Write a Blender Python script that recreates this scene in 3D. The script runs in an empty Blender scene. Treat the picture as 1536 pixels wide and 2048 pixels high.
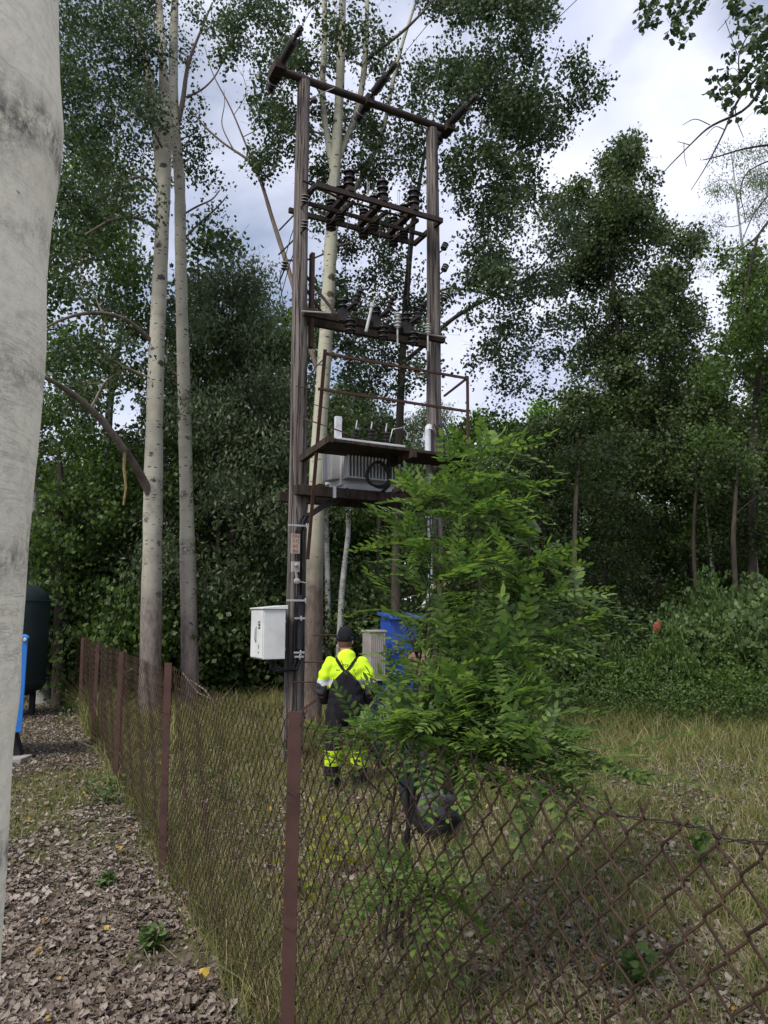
import bpy, math, random
import numpy as np
from mathutils import Vector, Matrix

sc = bpy.context.scene
R = math.radians
# ------------------------------------------------------------------ camera
CAMZ = 1.8
PITCH = R(7.93)
FPX = 1480.0
cam_d = bpy.data.cameras.new("camera")
cam = bpy.data.objects.new("camera", cam_d)
sc.collection.objects.link(cam)
cam.location = (0, 0, CAMZ)
cam.rotation_euler = (R(90) + PITCH, 0, 0)
cam_d.sensor_fit = 'VERTICAL'
cam_d.sensor_height = 36
cam_d.sensor_width = 27
cam_d.lens = FPX / 2048 * 36
cam_d.clip_start = 0.05
cam_d.clip_end = 2000
sc.camera = cam
sc.render.resolution_x = 768
sc.render.resolution_y = 1024

# ------------------------------------------------------------------ world
SUN_EL, SUN_AZ = R(52), R(-142)        # azimuth measured from +Y towards +X
w = bpy.data.worlds.new("World")
sc.world = w
w.use_nodes = True
nt = w.node_tree
nt.nodes.clear()
def wn(t, **k):
    n = nt.nodes.new(t)
    for a, b in k.items(): setattr(n, a, b)
    return n
out = wn('ShaderNodeOutputWorld'); bg = wn('ShaderNodeBackground')
sky = wn('ShaderNodeTexSky'); sky.sky_type = 'NISHITA'; sky.sun_disc = False
sky.sun_elevation = SUN_EL; sky.sun_rotation = SUN_AZ
tc = wn('ShaderNodeTexCoord'); mp = wn('ShaderNodeMapping')
mp.inputs['Scale'].default_value = (1.3, 1.3, 2.3)
mp.inputs['Location'].default_value = (0.35, 0.2, 0.55)
n1 = wn('ShaderNodeTexNoise'); n1.inputs['Scale'].default_value = 1.9
n1.inputs['Detail'].default_value = 7; n1.inputs['Roughness'].default_value = 0.5
n1.inputs['Distortion'].default_value = 0.25
r1 = wn('ShaderNodeValToRGB')
r1.color_ramp.elements[0].position = 0.35; r1.color_ramp.elements[0].color = (.3, .3, .3, 1)
r1.color_ramp.elements[1].position = 0.53; r1.color_ramp.elements[1].color = (1, 1, 1, 1)
n2 = wn('ShaderNodeTexNoise'); n2.inputs['Scale'].default_value = 3.1; n2.inputs['Detail'].default_value = 5
r2 = wn('ShaderNodeValToRGB')
r2.color_ramp.elements[0].position = 0.3; r2.color_ramp.elements[0].color = (5.0, 5.4, 7.0, 1)
r2.color_ramp.elements[1].position = 0.68; r2.color_ramp.elements[1].color = (8.0, 8.2, 9.2, 1)
mx = wn('ShaderNodeMix'); mx.data_type = 'RGBA'
L = nt.links.new
L(tc.outputs['Generated'], mp.inputs['Vector']); L(mp.outputs[0], n1.inputs['Vector']); L(mp.outputs[0], n2.inputs['Vector'])
L(n1.outputs['Fac'], r1.inputs['Fac']); L(n2.outputs['Fac'], r2.inputs['Fac'])
L(r1.outputs['Color'], mx.inputs[0]); L(sky.outputs['Color'], mx.inputs[6]); L(r2.outputs['Color'], mx.inputs[7])
L(mx.outputs[2], bg.inputs['Color']); L(bg.outputs[0], out.inputs['Surface'])
bg.inputs['Strength'].default_value = 0.1

# ------------------------------------------------------------------ sun
sd = bpy.data.lights.new("sun", 'SUN')
sd.energy = 2.9; sd.angle = R(20); sd.color = (1, .95, .87)
so = bpy.data.objects.new("sun", sd); sc.collection.objects.link(so)
sv = Vector((math.sin(SUN_AZ) * math.cos(SUN_EL), math.cos(SUN_AZ) * math.cos(SUN_EL), math.sin(SUN_EL)))
so.rotation_euler = sv.to_track_quat('Z', 'Y').to_euler()
so.location = (0, 0, 30)
sc.view_settings.view_transform = 'Standard'
sc.view_settings.look = 'None'
sc.view_settings.exposure = 0.5
sc.view_settings.gamma = 1.0

# ------------------------------------------------------------------ helpers
rng = np.random.default_rng(7)
random.seed(7)
def P(px, py, Y):
    """world point seen at photo pixel (1536x2048) at forward distance Y"""
    a = (px - 768) / FPX; b = (1024 - py) / FPX
    d = Vector((a, math.cos(PITCH) - b * math.sin(PITCH), math.sin(PITCH) + b * math.cos(PITCH)))
    d *= Y / d.y
    return Vector((d.x, Y, CAMZ + d.z))
def gz(x, y):
    x = np.asarray(x, float); y = np.asarray(y, float)
    return 0.03 * np.sin(x * 1.1 + .7 * y) + .025 * np.sin(y * 1.7 - x * .6 + 1.3) + .012 * np.sin(3.1 * x + 2.3 * y)

def link(o, parent=None):
    sc.collection.objects.link(o)
    if parent is not None: o.parent = parent
    return o
def tag(o, label=None, cat=None, group=None, kind=None):
    if label: o["label"] = label
    if cat: o["category"] = cat
    if group: o["group"] = group
    if kind: o["kind"] = kind
    return o
def empty(name, loc=(0, 0, 0)):
    o = bpy.data.objects.new(name, None); o.location = loc; o.empty_display_size = .2
    sc.collection.objects.link(o); return o
def arr_mesh(name, verts, k, faces=None, smooth=False):
    """verts (N,3); faces consecutive groups of k, or an (M,k) index array"""
    me = bpy.data.meshes.new(name)
    verts = np.asarray(verts, np.float32).reshape(-1, 3)
    if faces is None: faces = np.arange(len(verts)).reshape(-1, k)
    faces = np.asarray(faces, np.int32); m = len(faces)
    me.vertices.add(len(verts)); me.vertices.foreach_set('co', verts.ravel())
    me.loops.add(m * k); me.loops.foreach_set('vertex_index', faces.ravel())
    me.polygons.add(m)
    me.polygons.foreach_set('loop_start', np.arange(0, m * k, k, dtype=np.int32))
    me.polygons.foreach_set('loop_total', np.full(m, k, np.int32))
    me.polygons.foreach_set('use_smooth', np.full(m, smooth))
    me.update(calc_edges=True)
    return me
def obj(name, me, mat, parent=None, off=None):
    o = bpy.data.objects.new(name, me)
    if mat is not None:
        for m in (mat if isinstance(mat, (list, tuple)) else [mat]): me.materials.append(m)
    link(o, parent)
    if parent is not None:       # geometry is in world coordinates; the parent sits at its base
        o.location = -Vector(parent_world(parent))
    return o
def parent_world(p):
    v = Vector((0, 0, 0))
    while p is not None:
        v += Vector(p.location); p = p.parent
    return v

class MB:
    def __init__(s): s.v = []; s.f = []; s.m = []; s.mi = 0
    def add(s, vs, fs):
        b = len(s.v); s.v += [tuple(v) for v in vs]
        for f in fs: s.f.append([b + i for i in f]); s.m.append(s.mi)
    def box(s, c, size, ax=None):
        """c centre, size (a,b,c) full lengths along axes ax=(x,y,z)"""
        ax = ax or (Vector((1, 0, 0)), Vector((0, 1, 0)), Vector((0, 0, 1)))
        c = Vector(c); vs = []
        for i in (-1, 1):
            for j in (-1, 1):
                for k in (-1, 1):
                    vs.append(c + ax[0] * (i * size[0] / 2) + ax[1] * (j * size[1] / 2) + ax[2] * (k * size[2] / 2))
        s.add(vs, [(0, 1, 3, 2), (4, 6, 7, 5), (0, 4, 5, 1), (2, 3, 7, 6), (0, 2, 6, 4), (1, 5, 7, 3)])
    def bar(s, p, q, w, h, up=Vector((0, 0, 1))):
        p, q = Vector(p), Vector(q); d = (q - p); l = d.length; d.normalize()
        x = d.cross(up)
        if x.length < 1e-3: x = d.cross(Vector((1, 0, 0)))
        x.normalize(); y = x.cross(d)
        s.box((p + q) / 2, (w, l, h), (x, d, y))
    def tube(s, pts, rad, seg=8, cap=True):
        pts = [Vector(p) for p in pts]; n = len(pts)
        if not hasattr(rad, '__len__'): rad = [rad] * n
        d0 = (pts[1] - pts[0]).normalized()
        a = Vector((0, 0, 1)) if abs(d0.z) < .9 else Vector((1, 0, 0))
        x = d0.cross(a).normalized(); vs = []; fs = []
        for i, p in enumerate(pts):
            d = (pts[min(i + 1, n - 1)] - pts[max(i - 1, 0)]).normalized()
            x = (x - d * x.dot(d)).normalized(); y = d.cross(x)
            for k in range(seg):
                t = 2 * math.pi * k / seg
                vs.append(p + (x * math.cos(t) + y * math.sin(t)) * rad[i])
        for i in range(n - 1):
            for k in range(seg):
                k2 = (k + 1) % seg
                fs.append((i * seg + k, i * seg + k2, (i + 1) * seg + k2, (i + 1) * seg + k))
        if cap:
            fs.append(tuple(range(seg))[::-1]); fs.append(tuple((n - 1) * seg + k for k in range(seg)))
        s.add(vs, fs)
    def lathe(s, base, axis, prof, seg=16):
        """prof: list of (distance along the axis, radius)"""
        base = Vector(base); axis = Vector(axis).normalized()
        a = Vector((0, 0, 1)) if abs(axis.z) < .9 else Vector((1, 0, 0))
        x = axis.cross(a).normalized(); y = axis.cross(x)
        vs = []; fs = []; n = len(prof)
        for h, r in prof:
            for k in range(seg):
                t = 2 * math.pi * k / seg
                vs.append(base + axis * h + (x * math.cos(t) + y * math.sin(t)) * max(r, 1e-4))
        for i in range(n - 1):
            for k in range(seg):
                k2 = (k + 1) % seg
                fs.append((i * seg + k, (i + 1) * seg + k, (i + 1) * seg + k2, i * seg + k2))
        fs.append(tuple(range(seg))); fs.append(tuple((n - 1) * seg + k for k in range(seg))[::-1])
        s.add(vs, fs)
    def build(s, name, mat, parent=None, smooth=False, bevel=0):
        me = bpy.data.meshes.new(name)
        me.from_pydata(s.v, [], s.f)
        if smooth: me.polygons.foreach_set('use_smooth', [True] * len(me.polygons))
        o = obj(name, me, mat, parent)
        if isinstance(mat, (list, tuple)): me.polygons.foreach_set('material_index', s.m)
        if smooth:
            try: me.set_sharp_from_angle(angle=R(40))
            except Exception: pass
        if bevel:
            b = o.modifiers.new('bevel', 'BEVEL'); b.width = bevel; b.segments = 2; b.limit_method = 'ANGLE'
        return o

# ------------------------------------------------------------------ materials
class NM:
    def __init__(s, name, rough=.8, spec=.3, metal=0.):
        s.mat = bpy.data.materials.new(name); s.mat.use_nodes = True
        s.t = s.mat.node_tree; s.b = s.t.nodes['Principled BSDF']
        s.b.inputs['Roughness'].default_value = rough
        s.b.inputs['Specular IOR Level'].default_value = spec
        s.b.inputs['Metallic'].default_value = metal
        s.tc = s.n('ShaderNodeTexCoord').outputs['Object']
    def n(s, t): return s.t.nodes.new(t)
    def l(s, a, b): s.t.links.new(a, b)
    def mapv(s, scale, loc=(0, 0, 0)):
        m = s.n('ShaderNodeMapping'); m.inputs['Scale'].default_value = scale; m.inputs['Location'].default_value = loc
        s.l(s.tc, m.inputs['Vector']); return m.outputs[0]
    def noise(s, scale, detail=4, rough=.55, vec=None, dist=0):
        m = s.n('ShaderNodeTexNoise'); m.inputs['Scale'].default_value = scale; m.inputs['Detail'].default_value = detail
        m.inputs['Roughness'].default_value = rough; m.inputs['Distortion'].default_value = dist
        s.l(vec or s.tc, m.inputs['Vector']); return m.outputs['Fac']
    def ramp(s, fac, stops, interp='LINEAR'):
        m = s.n('ShaderNodeValToRGB'); e = m.color_ramp.elements; m.color_ramp.interpolation = interp
        while len(e) < len(stops): e.new(.5)
        for i, (p, c) in enumerate(stops):
            e[i].position = p
            e[i].color = (c, c, c, 1) if not hasattr(c, '__len__') else (*c, 1)
        s.l(fac, m.inputs['Fac']); return m.outputs['Color']
    def mix(s, fac, a, b, mode='MIX'):
        m = s.n('ShaderNodeMix'); m.data_type = 'RGBA'; m.blend_type = mode
        for i, v in ((0, fac), (6, a), (7, b)):
            if isinstance(v, (int, float)): m.inputs[i].default_value = v
            elif isinstance(v, tuple): m.inputs[i].default_value = (*v, 1)
            else: s.l(v, m.inputs[i])
        return m.outputs[2]
    def math(s, op, a, b=0.):
        m = s.n('ShaderNodeMath'); m.operation = op
        for i, v in enumerate((a, b)):
            if isinstance(v, (int, float)): m.inputs[i].default_value = v
            else: s.l(v, m.inputs[i])
        return m.outputs[0]
    def sep(s, ax):
        m = s.n('ShaderNodeSeparateXYZ'); s.l(s.tc, m.inputs[0]); return m.outputs[ax]
    def col(s, c):
        if isinstance(c, tuple): s.b.inputs['Base Color'].default_value = (*c, 1)
        else: s.l(c, s.b.inputs['Base Color'])
    def bump(s, h, strength=.5, dist=.01):
        m = s.n('ShaderNodeBump'); m.inputs['Strength'].default_value = strength; m.inputs['Distance'].default_value = dist
        s.l(h, m.inputs['Height']); s.l(m.outputs[0], s.b.inputs['Normal'])
    def rough(s, v): s.l(v, s.b.inputs['Roughness'])

def worn(name, c, c2=None, scale=8., rough=.6, metal=0., spec=.3, bump=.15, bd=.004, amt=(.45, .7)):
    m = NM(name, rough, spec, metal)
    c2 = c2 or tuple(x * .6 for x in c)
    f = m.ramp(m.noise(scale, 6, .65), [(amt[0], 0.), (amt[1], 1.)])
    m.col(m.mix(f, c, c2)); m.bump(m.noise(scale * 6, 4), bump, bd)
    return m.mat

def leaf_mat(name, cols, trans=.35, rough=.5, noise_scale=.8, spec=.35):
    """leaf blades: colour varies from leaf to leaf and from clump to clump"""
    m = NM(name, rough, spec)
    g = m.n('ShaderNodeNewGeometry')
    f = m.math('ADD', m.math('MULTIPLY', g.outputs['Random Per Island'], .6), m.math('MULTIPLY', m.noise(noise_scale, 2), .5))
    n = len(cols)
    c = m.ramp(f, [(.12 + .76 * i / (n - 1), cols[i]) for i in range(n)])
    m.col(c)
    t = m.n('ShaderNodeBsdfTranslucent')
    hs = m.n('ShaderNodeHueSaturation'); hs.inputs['Value'].default_value = 1.5; hs.inputs['Saturation'].default_value = 1.15
    m.l(c, hs.inputs['Color']); m.l(hs.outputs[0], t.inputs['Color'])
    ms = m.n('ShaderNodeMixShader'); ms.inputs[0].default_value = trans
    m.l(m.b.outputs[0], ms.inputs[1]); m.l(t.outputs[0], ms.inputs[2])
    m.l(ms.outputs[0], m.t.nodes['Material Output'].inputs['Surface'])
    return m.mat

def bark_aspen(name, sx=1., dark_z=None, base=(.40, .395, .33), dark=(.05, .045, .04), low=(.2, .165, .15), band=.5):
    m = NM(name, .8, .2)
    big = m.noise(2.2 * sx, 4, .6)
    c = m.mix(m.ramp(big, [(.35, 0.), (.7, 1.)]), base, tuple(x * .78 for x in base))
    # fine horizontal streaks
    st = m.noise(5 * sx, 5, .7, m.mapv((1, 1, 14)))
    c = m.mix(m.ramp(st, [(.55, 0.), (.75, .45)]), c, tuple(x * .45 for x in base))
    # lenticels: small dark marks, wider than high
    vo = m.n('ShaderNodeTexVoronoi'); vo.inputs['Scale'].default_value = 5.5 * sx; m.l(m.mapv((1, 1, 2.6)), vo.inputs['Vector'])
    pick = m.n('ShaderNodeSeparateColor'); m.l(vo.outputs['Color'], pick.inputs[0])
    thr = m.math('MULTIPLY', m.ramp(pick.outputs[0], [(.35, 0.), (1., 1.)]), .34)
    wob = m.math('MULTIPLY', m.math('SUBTRACT', m.noise(26 * sx, 4, .7), .5), .5)
    spot = m.math('LESS_THAN', m.math('ADD', vo.outputs['Distance'], wob), thr)
    c = m.mix(m.math('MULTIPLY', spot, .85), c, dark)
    # old branch scars: larger dark eyes
    v2 = m.n('ShaderNodeTexVoronoi'); v2.inputs['Scale'].default_value = 1.5 * sx; m.l(m.mapv((1, 1, 1.25), (.3, .1, .7)), v2.inputs['Vector'])
    eye = m.math('LESS_THAN', m.math('ADD', v2.outputs['Distance'], m.math('MULTIPLY', wob, .8)), .17)
    spot = m.math('MAXIMUM', spot, eye)
    c = m.mix(m.math('MULTIPLY', eye, .9), c, dark)
    bandn = m.noise(1.0 * sx, 3, .6, m.mapv((.35, .35, 1.2), (3, 1, 2)))
    sp = m.noise(9 * sx, 7, .8, m.mapv((1, 1, 2.)))
    sc_ = m.math('MULTIPLY', m.ramp(bandn, [(band, 0.), (band + .12, 1.)]), m.ramp(sp, [(.46, 0.), (.56, .9)]))
    c = m.mix(sc_, c, tuple(x * 2 for x in dark))
    if dark_z is not None:
        z = m.math('ADD', m.sep(2), m.math('MULTIPLY', m.noise(1.5, 3), 2.))
        f = m.n('ShaderNodeMapRange'); m.l(z, f.inputs[0]); f.inputs[1].default_value = dark_z + 2; f.inputs[2].default_value = dark_z
        rc = m.mix(m.ramp(m.noise(14, 5, .7, m.mapv((1, 1, .35))), [(.4, 0.), (.65, 1.)]), low, tuple(x * .45 for x in low))
        c = m.mix(f.outputs[0], c, rc)
    m.col(c)
    h = m.math('SUBTRACT', m.math('MULTIPLY', m.noise(12 * sx, 5, .7), .5), m.math('ADD', m.math('MULTIPLY', sc_, .5), m.math('MULTIPLY', spot, .6)))
    m.bump(h, .5, .012 / sx)
    return m.mat

def bark_dark(name, c=(.085, .07, .055), c2=(.03, .027, .024), sc_=9.):
    m = NM(name, .9, .15)
    f = m.noise(sc_, 6, .7, m.mapv((1, 1, .25)))
    m.col(m.mix(m.ramp(f, [(.35, 0.), (.65, 1.)]), c2, c)); m.bump(f, .6, .02)
    return m.mat

def wood_pole(name):
    m = NM(name, .85, .2)
    g = m.noise(30, 7, .7, m.mapv((1, 1, .03)))
    c = m.ramp(g, [(.3, (.06, .05, .046)), (.46, (.14, .122, .112)), (.6, (.225, .2, .188)), (.78, (.33, .305, .29))])
    big = m.noise(9, 4, .6, m.mapv((1, 1, .06), (2, 7, 1)))
    c = m.mix(m.ramp(big, [(.35, .75), (.6, 0.)]), c, (.075, .062, .056))
    crack = m.noise(17, 4, .6, m.mapv((1, 1, .02), (5, 2, 0)))
    ck = m.ramp(crack, [(.47, 0.), (.495, 1.), (.505, 1.), (.53, 0.)])
    c = m.mix(m.math('MULTIPLY', ck, .9), c, (.012, .01, .009))
    st = m.noise(1.2, 3, .5)
    c = m.mix(m.ramp(st, [(.5, 0.), (.75, .4)]), c, (.11, .075, .06))
    m.col(c); m.bump(m.math('SUBTRACT', g, m.math('MULTIPLY', ck, 1.5)), .9, .012)
    return m.mat

M = {}
M['pole'] = wood_pole('weathered_pole_wood')
M['plank'] = bark_dark('dark_plank_wood', (.06, .045, .035), (.02, .016, .014), 12)
M['steel_dark'] = worn('dark_corroded_steel', (.035, .027, .025), (.07, .04, .03), 14, .65, .3)
M['rust'] = worn('rusty_steel', (.07, .036, .027), (.035, .022, .018), 9, .8, 0, .2, .3, .003)
M['rust_post'] = worn('rusty_post', (.07, .036, .03), (.036, .022, .019), 7, .75, 0, .25, .2, .002)
M['rust_wire'] = worn('rusty_wire', (.042, .026, .019), (.075, .042, .027), 30, .8, 0, .2)
M['galv'] = worn('galvanised_steel', (.45, .45, .46), (.3, .3, .3), 12, .45, .5)
M['porcelain'] = worn('brown_porcelain', (.018, .014, .015), (.03, .022, .02), 5, .5, 0, .35, 0)
M['porc_white'] = worn('white_porcelain', (.5, .5, .48), (.3, .3, .28), 20, .3, 0, .5, 0)
M['whitebox'] = worn('white_painted_box', (.62, .63, .62), (.48, .48, .46), 2.2, .55, 0, .3, .05, .001)
M['grey_paint'] = worn('pale_grey_paint', (.5, .51, .53), (.38, .38, .39), 3, .5, 0, .35, .05, .001)
M['ribgrey'] = worn('ribbed_grey_sheet', (.33, .30, .28), (.22, .2, .18), 4, .7)
M['blue'] = worn('blue_paint', (.018, .07, .36), (.012, .045, .24), 3, .4, 0, .5, .05, .001)
M['navy'] = worn('dark_blue_plastic', (.012, .02, .055), (.008, .01, .025), 5, .6)
M['bright_blue'] = worn('bright_blue_panel', (.03, .2, .62), (.025, .16, .5), 2, .45, 0, .4, .03, .001)
M['tank'] = worn('dark_green_tank', (.012, .022, .024), (.02, .03, .03), 3, .6)
M['black_rubber'] = worn('black_cable', (.014, .014, .016), (.025, .024, .025), 10, .5)
M['black_bag'] = worn('black_plastic', (.01, .01, .013), (.02, .02, .026), 6, .5, 0, .5, .5, .02)
M['concrete'] = worn('concrete', (.3, .28, .26), (.2, .19, .17), 9, .9)
M['conduit'] = worn('white_conduit', (.6, .62, .64), (.4, .42, .42), 12, .5)
M['brownboard'] = worn('pinkish_brown_board', (.22, .12, .1), (.15, .09, .07), 5, .8)
M['sign'] = worn('yellowed_sign', (.38, .32, .26), (.28, .22, .18), 20, .6)
M['red_ink'] = worn('red_ink', (.25, .06, .04), None, 20, .7)
M['ink'] = worn('black_ink', (.02, .02, .02), None, 20, .7)
M['orange'] = worn('orange_plastic', (.2, .06, .03), None, 8, .6)
M['yellow_tube'] = worn('lichen_bark', (.25, .19, .07), (.12, .1, .07), 14, .85)
# people
M['hivis'] = worn('hi_vis_fabric', (.5, .72, .03), (.4, .6, .02), 6, .85, 0, .1, .35, .004)
M['reflective'] = worn('reflective_tape', (.42, .43, .46), (.35, .36, .38), 8, .5)
M['black_cloth'] = worn('black_fabric', (.011, .011, .014), (.02, .02, .024), 9, .9, 0, .15, .4, .006)
M['sleeve'] = worn('dark_grey_sleeve', (.03, .03, .035), (.018, .018, .02), 9, .85)
M['skin'] = worn('skin', (.5, .25, .17), (.42, .2, .14), 9, .55)
M['hair'] = worn('short_brown_hair', (.09, .05, .03), (.05, .03, .02), 40, .8)
# bark
def bark_near():
    m = NM('aspen_bark_near', .85, .2)
    c = m.mix(m.ramp(m.noise(5, 5, .65), [(.3, 0.), (.7, 1.)]), (.88, .81, .65), (.78, .72, .58))
    c = m.mix(m.ramp(m.noise(55, 4, .7), [(.45, 0.), (.8, .5)]), c, (.36, .34, .3))
    # wavy fine creases running round the trunk, slightly slanting
    mp_ = m.n('ShaderNodeMapping'); mp_.inputs['Scale'].default_value = (1, 1, 9); mp_.inputs['Rotation'].default_value = (0, .35, 0); m.l(m.tc, mp_.inputs['Vector'])
    cr = m.noise(7, 6, .75, mp_.outputs[0], .6)
    crease = m.math('MULTIPLY', m.ramp(cr, [(.485, 0.), (.5, 1.), (.515, 0.)]), m.ramp(m.noise(3, 2), [(.42, 0.), (.6, 1.)]))
    c = m.mix(m.math('MULTIPLY', crease, .4), c, (.28, .26, .22))
    hl = m.noise(6, 6, .8, m.mapv((1, 1, 16), (2, 2, 2)))
    c = m.mix(m.ramp(hl, [(.57, 0.), (.62, .25), (.75, .35)]), c, (.36, .33, .28))
    z = m.math('ADD', m.sep(2), m.math('MULTIPLY', m.math('SUBTRACT', m.noise(4, 4, .6), .5), .22))
    mr = m.n('ShaderNodeMapRange'); m.l(z, mr.inputs[0]); mr.inputs[1].default_value = 1.2; mr.inputs[2].default_value = 2.8
    def pos(v): return (v - 1.2) / 1.6
    stops = [(0., 0.)]
    for zc, wd, a in ((1.5, .035, .8), (1.87, .045, .75), (2.14, .03, .6), (2.31, .02, .5), (2.43, .055, .95)):
        stops += [(pos(zc - wd), 0.), (pos(zc), a), (pos(zc + wd), 0.)]
    band = m.ramp(mr.outputs[0], stops)
    sp = m.noise(34, 7, .8); spk = m.ramp(sp, [(.44, 0.), (.6, 1.)])
    scar = m.math('MULTIPLY', band, spk)
    c = m.mix(scar, c, (.085, .08, .085))
    vo = m.n('ShaderNodeTexVoronoi'); vo.inputs['Scale'].default_value = 34; m.l(m.mapv((1, 1, 1.6)), vo.inputs['Vector'])
    pk = m.n('ShaderNodeSeparateColor'); m.l(vo.outputs['Color'], pk.inputs[0])
    dot = m.math('LESS_THAN', m.math('ADD', vo.outputs['Distance'], m.math('MULTIPLY', m.noise(120, 2), .15)), m.math('MULTIPLY', m.ramp(pk.outputs[0], [(.6, 0.), (1., 1.)]), .32))
    c = m.mix(m.math('MULTIPLY', dot, .7), c, (.16, .14, .13))
    m.col(c)
    h = m.math('SUBTRACT', m.math('ADD', m.noise(28, 6, .75), m.math('MULTIPLY', cr, .2)), m.math('ADD', m.math('MULTIPLY', crease, .2), m.math('MULTIPLY', scar, .8)))
    m.bump(h, .55, .006)
    return m.mat
M['aspen_near'] = bark_near()
M['aspen'] = bark_aspen('aspen_bark', 1.6, 2.5, (.45, .425, .345), (.04, .035, .03), band=.54)
M['aspen_c'] = bark_aspen('aspen_bark_middle', 1.6, 2.9, (.44, .43, .33), (.04, .035, .03), (.14, .11, .09), band=.55)
M['birch'] = bark_aspen('birch_bark', 3.2, None, (.36, .36, .34), (.03, .03, .03), band=.42)
M['limb'] = bark_dark('limb_bark', (.2, .165, .13), (.09, .07, .06), 9)
M['dark'] = bark_dark('dark_bark')
M['twig'] = bark_dark('twig_bark', (.055, .045, .04), (.03, .026, .024), 12)
# leaves
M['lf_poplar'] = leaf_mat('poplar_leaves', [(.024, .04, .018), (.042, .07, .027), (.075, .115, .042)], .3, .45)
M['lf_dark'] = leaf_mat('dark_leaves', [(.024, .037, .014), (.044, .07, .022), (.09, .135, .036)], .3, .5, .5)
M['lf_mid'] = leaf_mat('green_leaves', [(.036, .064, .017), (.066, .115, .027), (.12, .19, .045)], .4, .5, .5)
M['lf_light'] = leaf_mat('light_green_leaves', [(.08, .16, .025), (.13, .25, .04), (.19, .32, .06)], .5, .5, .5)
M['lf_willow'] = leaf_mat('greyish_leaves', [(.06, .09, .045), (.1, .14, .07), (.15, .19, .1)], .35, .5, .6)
M['lf_robinia'] = leaf_mat('robinia_leaves', [(.042, .085, .026), (.072, .13, .036), (.12, .19, .048), (.2, .28, .065)], .42, .5, 1.4)
M['lf_shrub'] = leaf_mat('shrub_leaves', [(.04, .065, .022), (.075, .12, .036), (.13, .19, .065)], .3, .5, .8)
M['lf_yellow'] = leaf_mat('yellowing_leaves', [(.11, .17, .03), (.2, .24, .04), (.34, .32, .06)], .45, .5, 2)
M['litter'] = leaf_mat('dry_leaves', [(.05, .036, .026), (.13, .1, .08), (.21, .172, .145), (.34, .295, .26)], .08, .8, 1.2, .15)
M['litter_y'] = leaf_mat('yellow_fallen_leaves', [(.45, .28, .03), (.5, .36, .06), (.4, .2, .04)], .2, .7, 2)
M['grass'] = leaf_mat('grass_blades', [(.05, .072, .018), (.09, .118, .028), (.15, .165, .045), (.27, .245, .105)], .3, .6, .7)
M['drygrass'] = leaf_mat('dry_grass', [(.2, .17, .08), (.3, .25, .13), (.4, .33, .2)], .25, .7, .7)

def ground_mat():
    m = NM('forest_soil', .95, .1)
    a = m.noise(.55, 5, .6); b = m.noise(9, 6, .7); c_ = m.noise(45, 4, .7)
    soil = m.ramp(b, [(.3, (.035, .026, .02)), (.5, (.11, .088, .066)), (.7, (.19, .155, .12))])
    green = m.ramp(c_, [(.3, (.035, .045, .014)), (.7, (.095, .1, .035))])
    c = m.mix(m.ramp(a, [(.36, 0.), (.58, .85)]), soil, green)
    m.col(c); m.bump(m.math('ADD', b, m.math('MULTIPLY', c_, .5)), .8, .03)
    return m.mat
M['ground'] = ground_mat()

# ------------------------------------------------------------------ ground
def build_ground():
    a = np.concatenate([-np.geomspace(260, 12, 30), np.linspace(-11.6, 11.6, 140), np.geomspace(12, 260, 30)])
    X, Y = np.meshgrid(a, a + 6)
    Z = gz(X, Y); n = len(a)
    V = np.stack([X, Y, Z], -1).reshape(-1, 3)
    i = np.arange(n * n).reshape(n, n)
    F = np.stack([i[:-1, :-1], i[:-1, 1:], i[1:, 1:], i[1:, :-1]], -1).reshape(-1, 4)
    o = obj('ground', arr_mesh('ground', V, 4, F, True), M['ground'])
    tag(o, 'forest floor of brown soil and moss under fallen leaves', kind='structure')
build_ground()

# ------------------------------------------------------------------ leaves, vectorised
LEAF4 = np.array([[0, 0, 0], [.42, .5, .06], [0, 1, 0], [-.42, .5, .06]])
LEAF6 = np.array([[0, 0, 0], [.38, .22, .07], [.42, .55, .07], [0, 1.05, -.03], [-.42, .55, .07], [-.38, .22, .07]])
NARROW = np.array([[0, 0, 0], [.17, .5, .03], [0, 1, 0], [-.17, .5, .03]])
def frames(d, rg):
    """rows x,y,z of an orthonormal frame whose y is d"""
    d = d / np.linalg.norm(d, axis=1, keepdims=True)
    r = rg.normal(size=d.shape)
    x = np.cross(d, r); x /= np.linalg.norm(x, axis=1, keepdims=True)
    return np.stack([x, d, np.cross(x, d)], 1)
def place(template, pos, fr, size):
    t = template[None] * size[:, None, None]
    return (np.einsum('nkj,njc->nkc', t, fr) + pos[:, None]).reshape(-1, 3)
def leaves(pos, size, rg, droop=.6, tpl=LEAF4, spread=.8):
    d = rg.normal(size=pos.shape) * spread; d[:, 2] -= droop
    s = size * rg.uniform(.65, 1.25, len(pos))
    return place(tpl, pos, frames(d, rg), s)

def ball(n, rg, shell=.45):
    v = rg.normal(size=(n, 3)); v /= np.linalg.norm(v, axis=1, keepdims=True)
    return v * (rg.uniform(0, 1, n) ** shell)[:, None]

def limb_path(p, q, rg, bend=.12, n=7, lift=0.):
    p = np.array(p, float); q = np.array(q, float); l = np.linalg.norm(q - p)
    t = np.linspace(0, 1, n)[:, None]
    off = rg.normal(size=3) * bend * l; off[2] += lift * l
    wob = np.cumsum(rg.normal(size=(n, 3)), 0) * l * .012
    wob -= wob[0] + (wob[-1] - wob[0]) * t
    return p + (q - p) * t + off * (np.sin(t * math.pi)) + wob

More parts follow.
